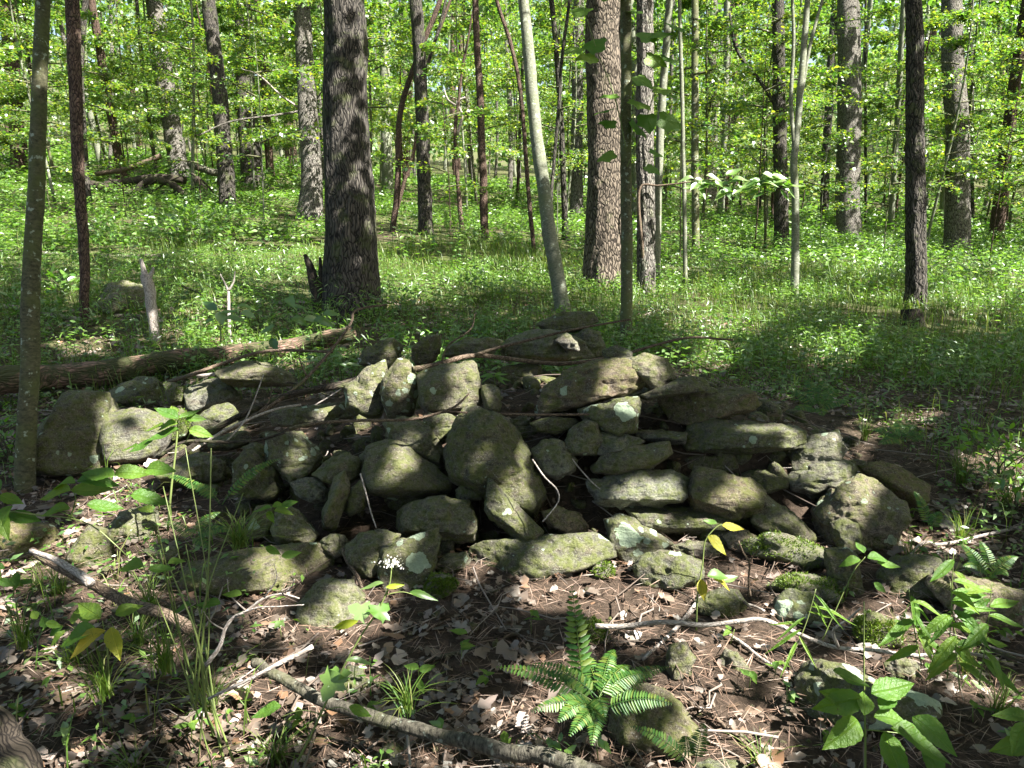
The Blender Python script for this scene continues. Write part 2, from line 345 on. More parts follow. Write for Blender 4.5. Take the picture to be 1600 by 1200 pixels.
def rock_mat():
    # object colour drives it: r = moss, g = lichen, b = brown-ness, a = darkness of the stone
    m, t, out = material('weathered_sandstone'); b = NB(t)
    oi = b.n('ObjectInfo'); sep = b.n('SeparateColor'); b.link(oi.outputs['Color'], sep.inputs[0])
    mo, li, br = sep.outputs[0], sep.outputs[1], sep.outputs[2]
    tc = b.n('TexCoord').outputs['Object']
    off = b.n('VectorMath', operation='SCALE'); b.link(oi.outputs['Location'], off.inputs[0]); off.inputs['Scale'].default_value = 3.1
    v = b.vadd(tc, off.outputs[0])
    fine = b.noise(v, 130, 5, 0.75); med = b.noise(v, 26, 5, 0.65); big = b.noise(v, 6.5, 4, 0.6, 0.4)
    lay = b.noise(b.mapping(v, (0.5, 0.5, 3.2)), 11, 4, 0.6)
    base = b.mix(br, (0.20, 0.20, 0.18), (0.21, 0.145, 0.10))
    base = b.mix(b.ramp(med, (0.38, 0.0), (0.62, 1.0)), b.mix(1.0, base, (0.42, 0.41, 0.39), 'MULTIPLY'), b.mix(1.0, base, (1.5, 1.47, 1.4), 'MULTIPLY'))
    base = b.mix(1.0, base, b.ramp(oi.outputs['Random'], (0, 0.62), (1, 1.25)), 'MULTIPLY')
    base = b.mix(b.math('MULTIPLY', b.ramp(lay, (0.45, 0), (0.7, 1)), 0.35), base, (0.20, 0.14, 0.09))
    base = b.mix(b.ramp(fine, (0.36, 0.85), (0.46, 0.0)), base, (0.045, 0.042, 0.035))
    base = b.mix(b.ramp(fine, (0.56, 0.0), (0.66, 0.7)), base, (0.40, 0.38, 0.33))
    geo = b.n('NewGeometry'); sx = b.n('SeparateXYZ'); b.link(geo.outputs['Normal'], sx.inputs[0])
    up = b.math('MULTIPLY', b.math('ADD', sx.outputs[2], 0.35), 0.28)
    film = b.ramp(b.math('ADD', b.math('ADD', big, b.math('MULTIPLY', med, 0.35)), b.math('ADD', b.math('MULTIPLY', mo, 0.42), b.math('MULTIPLY', up, 0.6))), (0.66, 0.0), (0.96, 1.0))
    film = b.math('MULTIPLY', film, b.ramp(med, (0.38, 0.12), (0.58, 1.0)))
    col = b.mix(b.math('MULTIPLY', film, 0.85), base, b.mix(big, (0.026, 0.040, 0.005), (0.098, 0.112, 0.014)))
    mn = b.noise(v, 16, 6, 0.72, 0.3)
    thick = b.ramp(b.math('ADD', b.math('ADD', mn, b.math('MULTIPLY', big, 0.5)), b.math('ADD', b.math('MULTIPLY', mo, 0.30), up)), (1.12, 0.0), (1.24, 1.0))
    mosscol = b.mix(b.noise(v, 75, 3, 0.7), (0.028, 0.055, 0.006), (0.115, 0.155, 0.018))
    col = b.mix(b.math('MULTIPLY', b.ramp(b.noise(v, 55, 4, 0.75), (0.38, 1.0), (0.48, 0.0)), 0.6), col, b.mix(1.0, col, (0.35, 0.36, 0.33), 'MULTIPLY'))
    col = b.mix(thick, col, mosscol)
    # lichen rosettes: pale mint crusts with a crisp, scalloped edge
    wn = b.n('TexNoise'); wn.inputs['Scale'].default_value = 32; wn.inputs['Detail'].default_value = 4; b.link(v, wn.inputs[0])
    wv = b.n('VectorMath', operation='SCALE'); b.link(wn.outputs['Color'], wv.inputs[0]); wv.inputs['Scale'].default_value = 0.045
    vx = b.n('TexVoronoi'); vx.inputs['Scale'].default_value = 8.5; b.link(b.vadd(v, wv.outputs[0]), vx.inputs['Vector'])
    sel = b.n('SeparateColor'); b.link(vx.outputs['Color'], sel.inputs[0])
    rad = b.math('MULTIPLY', b.math('SUBTRACT', b.math('ADD', sel.outputs[0], b.math('MULTIPLY', li, 0.6)), 0.72), 0.75)
    lm = b.math('MULTIPLY', b.math('GREATER_THAN', rad, vx.outputs['Distance']), b.math('GREATER_THAN', li, 0.02))
    col = b.mix(b.math('MULTIPLY', lm, 0.85), col, b.mix(fine, (0.20, 0.27, 0.17), (0.40, 0.47, 0.34)))
    vy = b.n('TexVoronoi'); vy.inputs['Scale'].default_value = 24; b.link(b.vadd(v, wv.outputs[0]), vy.inputs['Vector'])
    se2 = b.n('SeparateColor'); b.link(vy.outputs['Color'], se2.inputs[0])
    rad2 = b.math('MULTIPLY', b.math('SUBTRACT', b.math('ADD', se2.outputs[0], b.math('MULTIPLY', li, 0.35)), 0.90), 1.6)
    lm2 = b.math('GREATER_THAN', rad2, vy.outputs['Distance'])
    col = b.mix(b.math('MULTIPLY', lm2, 0.75), col, (0.30, 0.36, 0.26))
    h = b.math('ADD', b.math('MULTIPLY', fine, 0.35), b.math('ADD', med, b.math('ADD', b.math('MULTIPLY', thick, b.math('MULTIPLY', b.noise(v, 90, 3, 0.8), 1.6)), b.math('MULTIPLY', lay, 0.9))))
    b.bsdf(out, col, 0.9, b.bump(h, 1.0, 0.022), 0.25); return m
M['rock'] = rock_mat()

def ground_mat():
    m, t, out = material('forest_floor'); b = NB(t)
    tc = b.n('TexCoord').outputs['Object']
    n1 = b.noise(tc, 60, 6, 0.75); n2_ = b.noise(tc, 9, 5, 0.7); n3 = b.noise(tc, 0.7, 4, 0.6)
    v1 = b.vor(tc, 28, 'F1', 1)
    sep = b.n('SeparateColor'); b.link(v1, sep.inputs[0])
    soil = b.ramp(b.math('ADD', b.math('MULTIPLY', n1, 0.6), b.math('MULTIPLY', n2_, 0.4)), (0.35, (0.015, 0.011, 0.008)), (0.55, (0.06, 0.043, 0.030)), (0.72, (0.19, 0.14, 0.11)))
    soil = b.mix(b.math('MULTIPLY', sep.outputs[0], 0.5), soil, (0.10, 0.07, 0.05))
    green = b.mix(n1, (0.03, 0.055, 0.01), (0.10, 0.14, 0.03))
    dv = b.n('VectorMath', operation='LENGTH'); b.link(tc, dv.inputs[0])
    far = b.ramp(b.math('DIVIDE', dv.outputs['Value'], 60), (0.08, 0.0), (0.16, 0.55), (1.0, 0.7))
    gm = b.math('MULTIPLY', b.ramp(n3, (0.35, 0.15), (0.6, 1.0)), far)
    col = b.mix(gm, soil, green)
    b.bsdf(out, col, 0.95, b.bump(b.math('ADD', n1, n2_), 0.9, 0.02), 0.15); return m
M['ground'] = ground_mat()

# ------------------------------------------------------------------ the ground sheet
def build_ground():
    rs = np.concatenate([[0.05, 0.6, 1.0], np.linspace(1.25, 7, 190), np.geomspace(7.08, 60, 130), np.geomspace(63, 420, 26)])
    fr = np.radians(np.linspace(-48, 48, 330)); bk = np.radians(np.linspace(48, 312, 60))[1:-1]
    th = np.concatenate([fr, bk]); n = len(th)
    X = rs[:, None]*np.sin(th)[None]; Y = rs[:, None]*np.cos(th)[None]
    x = X.ravel(); y = Y.ravel(); z = Ground(x, y)
    d = np.hypot(x, y); z = z + 0.022*n2(x, y, 7.0, 4, 21)*(d < 12)
    i = np.arange(len(rs)-1)[:, None]*n; j = np.arange(n)[None]; k = (j+1) % n
    q = np.stack([i+j, i+k, i+n+k, i+n+j], 2).reshape(-1, 4)[:, ::-1]
    o = mk('ground', np.stack([x, y, z], 1), q, M['ground']); tag(o, 'brown leaf strewn forest floor rising gently to the left', kind='structure')
build_ground()
# ------------------------------------------------------------------ stones
def ico(sub):
    bm = bmesh.new(); bmesh.ops.create_icosphere(bm, subdivisions=sub, radius=1.0)
    V = np.array([v.co[:] for v in bm.verts]); Fc = np.array([[v.index for v in f.verts] for f in bm.faces]); bm.free(); return norm(V), Fc
ICO = {3: ico(4), 4: ico(5), 5: ico(6)}
def hull2(P):
    P = sorted(map(tuple, P))
    def half(Q):
        h = []
        for p in Q:
            while len(h) > 1 and (h[-1][0]-h[-2][0])*(p[1]-h[-2][1]) - (h[-1][1]-h[-2][1])*(p[0]-h[-2][0]) <= 0: h.pop()
            h.append(p)
        return h[:-1]
    return np.array(half(P) + half(P[::-1]))
def stone_shape(poly2, T, p, r, u, d, seed, res, rough=1.0):
    """polytope from the outline's edges plus front and back cuts, softened, then weathered"""
    rg = np.random.default_rng(seed)
    H = hull2(poly2); n = len(H)
    w_, h_ = np.ptp(H[:, 0]), np.ptp(H[:, 1])
    Ns, Ds = [], []
    for k in range(n):
        a, b = H[k], H[(k+1) % n]; e = b-a; le = np.hypot(*e)
        if le < 1e-6: continue
        o = np.array([e[1], -e[0]])/le; m = (a+b)/2
        if o @ m < 0: o = -o
        upn = o[1]
        lim = 0.5*min(w_, h_)/(T/2)
        for front in (1, 0):
            tb = (0.10 + 0.30*rg.random()) + (0.55*max(upn, 0) if front else 0.15*max(-upn, 0)) + (0.12 if abs(upn) < .5 else 0)
            tb = min(tb, lim)
            th = math.atan(tb)
            v = math.cos(th)*(o[0]*r+o[1]*u) + (-1 if front else 1)*math.sin(th)*d
            band = (-1 if front else 1)*T*(rg.uniform(.10, .30) if p > 13 else rg.uniform(0, .10))
            Ns.append(v); Ds.append(max(v @ (m[0]*r+m[1]*u+band*d), 0.01))
        if p > 13: v = o[0]*r+o[1]*u; Ns.append(v); Ds.append(max(v @ (m[0]*r+m[1]*u), 0.01))
    for s_ in (-1, 1):
        for q in range(3 if s_ < 0 else 2):
            a = rg.normal(0, 0.30, 2)
            if s_ < 0: a[1] = abs(a[1])*0.9 - 0.05
            v = norm(s_*d + a[0]*r + a[1]*u); Ns.append(v); Ds.append(T/2*(0.92+0.12*rg.random()))
    if p > 13:                                              # broken corners and split faces
        for q in range(7):
            v = norm(rg.normal(size=3)*[1, 1, 1] - d*.7); 
            sup = (abs(v@r)*w_/2 + abs(v@u)*h_/2 + abs(v@d)*T/2); Ns.append(v); Ds.append(sup*rg.uniform(.66, .84))
    Ns = np.array(Ns); Ds = np.array(Ds); p = p*2.6 if p < 15 else p*4.5
    U0, Fc = ICO[res]
    sx, sy, sz = w_/2, h_/2, T/2
    Dn = norm(U0[:, :1]*sx*r + U0[:, 1:2]*sz*d + U0[:, 2:3]*sy*u)
    q = np.maximum(Dn @ Ns.T, 0)/Ds
    m = q.max(1, keepdims=True); rad = 1/(m[:, 0]*((q/m)**p).sum(1)**(1/p))
    rad *= 1.045 + 0.55/p                                           # softening shrinks corners a little
    rad *= (1.07 if w_ > 1.8*h_ else 1.045) if p > 38 else 1.0; V = Dn*rad[:, None]; s = (w_*h_*T)**(1/3)
    off = rg.random(3)*50
    nn = norm(V/np.array([1, 1, 1]))
    a = (0.09 if p < 38 else .04)*s*fbm(V/s*1.7+off, 4, seed) ; bq = fbm(V/s*6+off, 4, seed+5)
    chip = -0.05*s*np.maximum(0, fbm(V/s*3.2+off*2, 2, seed+9)-0.22)*1.5
    st = 0.028*s*np.sign(np.sin(V[:, 2]/s*16+3*fbm(V/s*1.5+off, 2, seed+2)))*np.abs(np.sin(V[:, 2]/s*16))**.5*(p > 34)
    V = V + Dn*(rough*(a + (0.034 if p < 38 else .024)*s*bq + chip*1.6 + 0.009*fbm(V*30+off, 3, seed+7)) + st*rough*0.6)[:, None]
    return V, Fc
G1, G2 = 'stones of the collapsed pile', 'stones bedded in the ground around the pile'
def stone(pts, label, moss=.5, lich=.15, brown=.3, p=14, tk=0.85, y=None, foot=0.6, rough=1.0, cat='stone', group='stones of the collapsed pile', name='stone'):
    P = np.array(pts, float); c = (P.max(0)+P.min(0))/2; bot = P[:, 1].max()
    if y is None:
        t = hit(c[0], c[1]+(bot-c[1])*foot); Q = W(c[0], c[1], t)
        if Q[1] > 5.0 and c[1] > 480 and 250 < c[0] < 1250 and group == G1: t = (4.85)/rdir(*c)[1]
    else: t = y/rdir(*c)[1]
    s = t/F; d = norm(rdir(*c)); u = norm(np.cross(RT, d))
    L = np.stack([(P[:, 0]-c[0])*s, -(P[:, 1]-c[1])*s], 1)
    wd, hg = np.ptp(L[:, 0]), np.ptp(L[:, 1]); T = tk*math.sqrt(wd*hg)*(1.0 if min(wd, hg)/max(wd, hg) > .5 else 1.15)
    size = max(np.ptp(P[:, 0]), np.ptp(P[:, 1])); res = 5 if size > 135 else 4 if size > 44 else 3
    V, Fc = stone_shape(L, T, p, RT, u, d, int(abs(c[0]*7+c[1]*13)) % 9973, res, rough)
    p_ = p
    o = mk(name, V, Fc, M['rock']); loc = W(c[0], c[1], t) + d*T*0.22
    o.location = loc; o.color = (moss, lich, brown, 1)
    tag(o, label, cat, group)
    if moss > 1:                                            # cushions of moss stand proud of the stone
        rg = np.random.default_rng(int(c[0])); tri = V[Fc]; nr = norm(np.cross(tri[:, 1]-tri[:, 0], tri[:, 2]-tri[:, 0]))
        sel = np.nonzero((nr[:, 2] > 0.15) & (fbm(tri[:, 0]*14, 3, 4) > -.12))[0]
        ar = len(sel); pick = rg.choice(sel, min(2600, ar*2)); Pm = tri[pick].mean(1) + rg.normal(0, .003, (len(pick), 3)) - nr[pick]*.002
        Vm, qm = kites(Pm, nr[pick]+rg.normal(0, .5, (len(pick), 3)), rg.normal(size=(len(pick), 3)), rg.uniform(.006, .016, len(pick)), .0045)
        mo = mk('moss', Vm, qm, M['moss_tuft'], o, smooth=False); mo['kind'] = 'stuff'
    return o
ST = [
 # pts, label, moss, lichen, brown, p, tk, kw
 ([(737,635),(775,648),(805,668),(828,713),(860,784),(838,810),(798,783),(754,757),(708,752),(696,706),(703,672),(717,650)], 'largest rounded boulder tilted to the right in the middle of the pile', .6, .02, .3, 14, .8, {'rough': .9}),
 ([(570,698),(609,689),(640,701),(674,728),(702,750),(698,766),(663,774),(616,777),(580,768),(568,740)], 'olive mossy boulder just left of the largest tilted boulder', .8, .12, .35, 13, .8, {'rough': .9}),
 ([(599,662),(629,656),(670,664),(696,712),(686,724),(646,706),(609,684)], 'wedge shaped stone lying on top of the olive mossy boulder', .7, .05, .3, 18, .9, {}),
 ([(653,585),(690,569),(741,563),(750,581),(756,632),(739,641),(721,648),(670,648),(654,629)], 'squarish upright boulder standing behind the long dark branch', .6, .1, .35, 12, .7, {}),
 ([(619,563),(638,563),(652,585),(653,612),(645,648),(609,652),(596,622),(599,590)], 'narrow upright stone with two mint green lichen discs', .6, .65, .45, 12, .8, {}),
 ([(542,606),(569,581),(599,563),(603,598),(598,641),(582,655),(545,636)], 'pointed stone leaning beside the narrow lichen stone', .75, .6, .3, 18, .8, {}),
 ([(569,548),(596,533),(616,526),(628,534),(625,558),(611,577),(589,568),(560,568)], 'lichened stone above the pointed stone at the crest', .6, .6, .3, 14, .8, {}),
 ([(644,544),(667,526),(688,523),(688,551),(670,569),(650,569)], 'small brown stone under the seedling at the crest', .45, .35, .7, 14, .9, {}),
 ([(695,546),(730,530),(765,526),(783,534),(768,553),(720,559),(695,558)], 'dark low stone at the crest behind the long dark branch', .8, .05, .2, 14, 1, {}),
 ([(752,603),(775,603),(787,622),(780,643),(758,646)], 'small mossy stone right of the squarish upright boulder', .85, .1, .3, 12, 1, {}),
 ([(785,576),(810,570),(843,570),(847,597),(830,610),(788,610)], 'dark block in the hollow under the crest slab', .5, .05, .35, 18, 1, {'y': 4.7}),
 ([(444,640),(500,635),(549,627),(553,648),(520,657),(480,665),(432,664),(428,650)], 'long low slab with a lichen disc under the black fallen branch', .4, .5, .3, 18, .8, {}),
 ([(412,688),(437,672),(470,679),(502,715),(487,740),(460,754),(437,737),(413,716)], 'four sided green stone blotched with pale lichen', .85, .75, .2, 20, .9, {}),
 ([(440,733),(470,725),(494,722),(482,747),(455,756)], 'small dark stone tucked below the lichen blotched stone', .4, .05, .35, 14, .9, {}),
 ([(485,742),(510,718),(545,710),(564,720),(562,747),(530,759),(503,754)], 'low dark olive stone left of the olive mossy boulder', .65, .05, .3, 12, .9, {}),
 ([(457,757),(490,747),(514,762),(512,782),(488,788),(463,775)], 'bluish grey stone in the gap above the upright finger stone', .2, .05, .0, 10, .9, {}),
 ([(521,747),(535,737),(545,760),(541,785),(526,824),(508,826),(504,800),(513,775)], 'upright finger shaped stone standing in the left face', .75, .05, .3, 12, .9, {}),
 ([(547,765),(562,752),(574,765),(570,792),(555,804),(543,806),(543,785)], 'thin green stone leaning beside the finger stone', .9, .25, .2, 14, .9, {}),
 ([(433,805),(450,792),(470,804),(497,835),(488,848),(445,853),(429,835)], 'triangular stone sitting above the wide flat slab', .65, .1, .3, 16, .9, {}),
 ([(366,725),(385,707),(405,712),(432,735),(442,765),(425,781),(385,781),(368,755)], 'knobbly greenish stone crossed by a fern frond', .75, .4, .3, 14, .9, {}),
 ([(608,806),(650,781),(690,776),(740,784),(760,810),(757,840),(720,846),(680,841),(630,834),(610,824)], 'rounded slab supporting the olive mossy boulder', .75, .06, .3, 14, .8, {'rough': 1}),
 ([(754,748),(768,750),(800,788),(845,826),(842,840),(812,844),(775,812),(758,790)], 'tapering wedge leaning diagonally against the largest boulder', .6, .03, .25, 18, .8, {'y': 3.12}),
 ([(712,768),(725,755),(752,766),(753,780),(714,782)], 'small block trapped beneath the largest boulder', .6, .05, .3, 18, 1, {}),
 ([(735,868),(760,848),(820,843),(880,838),(922,836),(948,850),(952,870),(920,889),(870,897),(830,914),(780,907),(743,892)], 'long overhanging slab with a sunlit right end above the bare soil', .55, .2, .2, 16, .75, {'foot': .3}),
 ([(947,815),(970,807),(995,814),(1020,835),(1047,850),(1032,864),(1000,877),(974,882),(953,855)], 'angular stone with a pale mint fracture face', .5, .85, .2, 20, .9, {}),
 ([(883,690),(895,664),(915,656),(932,665),(940,690),(926,714),(905,714),(887,706)], 'rounded stone with a ridge at the centre of the pile', .65, .3, .25, 14, .9, {}),
 ([(828,705),(850,690),(880,693),(900,720),(896,737),(870,748),(843,737)], 'grey weathered stone right of the largest boulder', .35, .1, .1, 12, .9, {}),
 ([(543,857),(565,835),(600,829),(622,840),(612,870),(590,902),(570,907),(548,887)], 'mossy stone between the wide flat slab and the shark fin slab', .8, .15, .3, 12, .8, {}),
 ([(600,860),(640,845),(681,829),(684,845),(677,880),(666,910),(655,962),(630,967),(600,932),(593,890)], 'shark fin shaped slab standing on edge with a lichen disc', .75, .5, .25, 22, .5, {'foot': .2}),
 ([(288,932),(300,885),(350,869),(420,854),(500,851),(532,870),(538,895),(502,927),(440,941),(350,943),(298,943)], 'wide flat slab half buried at the left foot of the pile', .8, .12, .5, 18, .6, {'foot': .3}),
 ([(462,950),(480,920),(510,907),(545,909),(565,930),(565,967),(540,988),(490,988),(464,977)], 'dark green boulder below the wide flat slab', .9, .03, .2, 14, .8, {'foot': .5}),
 ([(163,840),(180,805),(215,794),(240,802),(247,832),(225,848),(183,853)], 'mossy stone behind the stalks at the left', .85, .05, .2, 14, .8, {'g': 2}),
 ([(110,870),(125,835),(140,824),(167,830),(180,867),(165,888),(133,892)], 'dark pyramid stone beside the broken log end', .75, .05, .4, 16, .8, {'g': 2}),
 ([(-25,820),(40,814),(82,820),(92,845),(62,868),(0,878),(-30,862)], 'flat brown stone cut by the left edge of the view', .5, .1, .9, 14, .8, {'g': 2}),
 ([(52,737),(58,690),(92,621),(140,617),(168,624),(180,668),(180,737),(140,742),(90,744)], 'big mossy boulder furthest to the left of the pile', .75, .3, .3, 16, .8, {'foot': .85, 'rough': 1.1}),
 ([(165,650),(190,635),(237,640),(260,658),(264,690),(247,717),(200,728),(175,724)], 'smooth round boulder in the sun beside the big left boulder', .12, .0, .15, 6, .8, {'foot': .8, 'rough': .5}),
 ([(163,622),(190,598),(220,586),(247,594),(264,620),(250,634),(210,640),(178,634)], 'humped stone behind the two left boulders with pale lichen', .5, .5, .1, 10, .8, {'foot': .9}),
 ([(288,613),(310,596),(340,592),(367,608),(377,625),(350,637),(320,647),(293,642)], 'pale rounded stone behind the moss cushion', .35, .2, .1, 10, .8, {'foot': .8}),
 ([(299,662),(325,637),(355,630),(374,645),(370,667),(340,678),(308,678)], 'speckled round stone beside the ends of the dead branches', .5, .1, .1, 8, .8, {'foot': .8}),
 ([(238,727),(270,711),(322,710),(350,725),(347,747),(310,758),(258,755)], 'low mossy stone below the ends of the dead branches', .8, .05, .2, 12, .8, {}),
 ([(342,582),(380,564),(420,567),(452,585),(458,602),(400,605),(348,600)], 'green topped slab behind the grey stick near the fallen log', .85, .15, .4, 14, .9, {'foot': .9}),
 ([(256,600),(275,598),(290,610),(287,632),(266,634)], 'bright moss cushion over a small stone in front of the fallen log', 1.6, 0, .2, 8, 1, {}),
 ([(260,645),(285,639),(300,655),(300,682),(275,693),(260,677)], 'bright moss covered stone right of the sunlit round boulder', 1.5, .1, .2, 10, 1, {}),
 ([(838,637),(855,605),(890,577),(940,561),(977,559),(1012,590),(1010,606),(975,620),(930,630),(880,635),(845,645)], 'big tilted slab with a tan patch at the upper right of the pile', .4, .25, .75, 14, .7, {'foot': .3}),
 ([(976,562),(1010,555),(1042,565),(1054,596),(1020,612),(998,592)], 'dark block behind the big tilted slab with the tan patch', .5, .02, .4, 16, 1, {}),
 ([(906,640),(930,633),(965,624),(997,617),(1000,650),(992,673),(965,682),(933,669),(910,655)], 'bright green lichened stone under the big tilted slab', .9, .6, .2, 14, .85, {}),
 ([(1035,614),(1080,611),(1130,607),(1180,607),(1190,620),(1172,640),(1130,653),(1080,662),(1048,652),(1036,636)], 'long brown stone topping the stacked right hand face', .45, .25, .7, 18, .6, {'y': 3.75}),
 ([(998,618),(1040,604),(1070,589),(1097,591),(1104,608),(1060,613),(1030,617),(998,627)], 'slab with a quartz streak behind the long brown top stone', .5, .1, .2, 20, .9, {}),
 ([(1074,682),(1085,664),(1120,656),(1180,660),(1240,667),(1259,678),(1248,697),(1200,703),(1130,706),(1082,702)], 'moss topped table slab of the stacked right hand face', .85, .1, .15, 18, .75, {'y': 3.6}),
 ([(993,675),(1015,672),(1070,677),(1072,694),(1030,692),(998,686)], 'thin straight edged grey slab left of the moss topped slab', .1, .0, .0, 26, 1.1, {'y': 3.6}),
 ([(1233,717),(1260,685),(1306,675),(1322,703),(1290,728),(1250,738),(1236,730)], 'sunlit slanting slab at the right end of the stack', .25, .25, .15, 20, .8, {'y': 3.6}),
 ([(1226,747),(1260,730),(1310,718),(1343,735),(1332,752),(1290,760),(1268,770),(1233,762)], 'pale pointed slab under the sunlit slanting slab', .35, .05, .1, 16, .8, {'y': 3.5}),
 ([(1048,723),(1080,711),(1140,710),(1160,725),(1142,738),(1080,741)], 'flat olive stone directly below the moss topped slab', .7, .05, .4, 16, 1, {'y': 3.62}),
 ([(928,727),(950,710),(1000,695),(1042,691),(1045,709),(1015,730),(965,741),(933,737)], 'slanting slab with a brown end in the middle of the stack', .65, .1, .4, 18, .85, {}),
 ([(918,750),(950,742),(1000,737),(1050,734),(1072,750),(1072,777),(1050,789),(990,792),(935,790),(923,770)], 'rough grey oblong stone in the right hand face', .2, .02, .0, 9, .7, {'rough': 1.4}),
 ([(1078,772),(1092,731),(1120,743),(1170,750),(1190,770),(1182,797),(1150,813),(1120,802),(1083,794)], 'protruding yellowish stone with a ragged right edge', .35, .02, .65, 18, .95, {'y': 3.3}),
 ([(1158,740),(1200,734),(1230,745),(1232,762),(1195,773),(1168,767)], 'rounded stone between the protruding stone and the pale slab', .5, .1, .3, 10, 1, {'y': 3.5}),
 ([(983,795),(1010,789),(1080,795),(1130,803),(1152,820),(1152,832),(1080,836),(1030,833),(998,817)], 'long slab beneath the rough grey oblong stone', .5, .1, .2, 18, .8, {'y': 3.28}),
 ([(1180,787),(1195,771),(1222,788),(1257,815),(1277,846),(1250,853),(1210,843),(1176,816)], 'slab sloping down to the right next to the big right boulder', .7, .05, .35, 16, .8, {}),
 ([(1272,800),(1300,763),(1342,746),(1372,760),(1415,795),(1408,832),(1392,861),(1350,865),(1298,857),(1278,830)], 'big sunlit boulder with flat lichened top at the right of the pile', .25, .45, .5, 14, .85, {'foot': .7}),
 ([(1343,728),(1380,718),(1415,733),(1448,760),(1437,787),(1410,790),(1385,772),(1358,747)], 'reddish brown stone behind the big sunlit right boulder', .35, .0, 1., 10, .9, {'foot': .9}),
 ([(1163,850),(1200,836),(1250,840),(1297,870),(1292,892),(1250,897),(1200,877),(1168,864)], 'flat stone thick with moss below the sloping slab', 1.3, .1, .1, 14, .8, {}),
 ([(1203,917),(1225,899),(1270,895),(1307,915),(1317,942),(1290,947),(1238,922)], 'moss capped stone above the boulder with a white lichen disc', 1.35, .1, .1, 12, .9, {}),
 ([(1213,942),(1235,924),(1275,924),(1292,950),(1287,972),(1260,984),(1228,977),(1213,960)], 'rounded stone bearing one big white lichen disc', .55, .95, .1, 8, .9, {}),
 ([(1293,862),(1325,858),(1342,875),(1347,932),(1320,942),(1296,920)], 'upright brown block left of the right hand mossy boulder', .55, .05, .3, 18, .9, {}),
 ([(1373,900),(1400,871),(1440,863),(1477,880),(1482,912),(1465,942),(1410,947),(1378,927)], 'dark green boulder near the right foot of the pile', .85, .05, .2, 12, .85, {'g': 2}),
 ([(1458,912),(1475,881),(1520,893),(1570,923),(1620,940),(1625,977),(1560,993),(1508,987),(1473,952)], 'large slanting brown rock at the right edge of the view', .35, .0, .6, 14, .8, {'g': 2}),
 ([(1336,985),(1350,964),(1375,958),(1397,975),(1402,1007),(1375,1020),(1343,1012)], 'round moss mound at the right among dead stems', 1.2, 0, .4, 8, .9, {'g': 2}),
 ([(1243,1082),(1263,1045),(1290,1030),(1340,1058),(1400,1078),(1457,1100),(1462,1122),(1420,1138),(1350,1143),(1290,1128),(1253,1107)], 'lichen streaked rock under the broad leaved plant at lower right', .5, .7, .2, 14, .8, {'g': 2}),
 ([(998,880),(1015,867),(1060,866),(1097,880),(1094,902),(1060,923),(1010,918),(993,905)], 'blocky grey green stone at the foot of the right hand face', .6, .1, .1, 16, .9, {}),
 ([(1086,940),(1120,924),(1150,924),(1167,945),(1152,964),(1110,965),(1084,957)], 'squat green stone in front of the right hand face', .8, .05, .2, 14, .9, {}),
 ([(1038,857),(1080,847),(1122,851),(1117,870),(1070,873),(1043,868)], 'pale flat stone below the long slab in shadow', .2, .05, .3, 16, 1, {}),
 ([(958,1112),(973,1080),(1020,1073),(1062,1095),(1088,1130),(1093,1172),(1040,1190),(975,1175),(952,1142)], 'dark mossy boulder behind the fern at the bottom', .9, .0, .6, 10, .8, {'g': 2}),
 ([(1123,1037),(1135,1017),(1157,1021),(1170,1046),(1155,1054),(1133,1052)], 'small yellowish stone in the sunlit litter', .6, .2, .3, 14, .9, {'g': 2}),
 ([(1040,1040),(1048,1012),(1072,1005),(1084,1030),(1076,1058),(1050,1060)], 'small mossy stone beside the sunlit litter', .9, .1, .3, 14, .9, {'g': 2}),
 ([(886,1002),(900,974),(925,966),(947,985),(947,1005),(915,1012)], 'green moss lump behind the large fern', 1.5, 0, .2, 8, .9, {'g': 2}),
 ([(918,897),(935,879),(955,884),(959,901),(940,908)], 'tiny moss cushion under the end of the overhanging slab', 1.6, 0, .2, 8, .9, {'g': 2}),
 ([(666,917),(675,899),(700,902),(714,915),(702,933),(673,941)], 'bright mossy stone right of the shark fin slab', 1.3, 0, .2, 12, .9, {}),
 ([(678,887),(695,867),(725,864),(734,875),(727,890),(700,896)], 'small olive stone left of the overhanging slab', .7, .1, .3, 14, .9, {}),
 ([(528,1072),(540,1043),(565,1043),(578,1067),(572,1085),(545,1091)], 'rounded green stone behind the long foreground branch', .8, .1, .2, 8, .9, {'g': 2}),
 ([(868,532),(885,521),(902,535),(905,549),(888,547)], 'pale chip of stone lying on the crest slab', .0, .05, .2, 18, .9, {'y': 4.6}),
 ([(788,547),(800,530),(840,514),(880,519),(907,535),(922,557),(860,561),(798,561)], 'broad mossy slab forming the crest of the pile', .8, .05, .2, 16, .8, {'y': 4.75}),
 ([(840,506),(880,489),(925,488),(930,503),(900,517),(860,517)], 'topmost slab of the pile at the foot of the curved pale tree', .75, .05, .2, 20, .8, {'y': 4.95}),
 ([(893,525),(915,514),(937,519),(947,547),(930,560),(908,554)], 'greenish stone right of the crest slab', .7, .1, .2, 14, .9, {'y': 4.85}),
 ([(942,547),(965,539),(987,549),(987,562),(950,565)], 'small grey stone at the foot of the straight olive sapling', .5, .5, .1, 14, .9, {}),
 ([(998,650),(1015,638),(1042,638),(1054,660),(1042,674),(1003,674)], 'dark round stone in the gap of the stacked face', .6, .02, .3, 12, .9, {'y': 3.9}),
 ([(923,690),(940,677),(975,679),(1002,690),(987,702),(945,711),(923,705)], 'grey flat stone above the slab with the brown end', .2, .1, .0, 16, .9, {}),
 ([(1238,775),(1275,763),(1307,765),(1292,802),(1270,817),(1243,792)], 'dark angular stone in the shade under the pale pointed slab', .3, 0, .3, 18, .9, {'y': 3.55}),
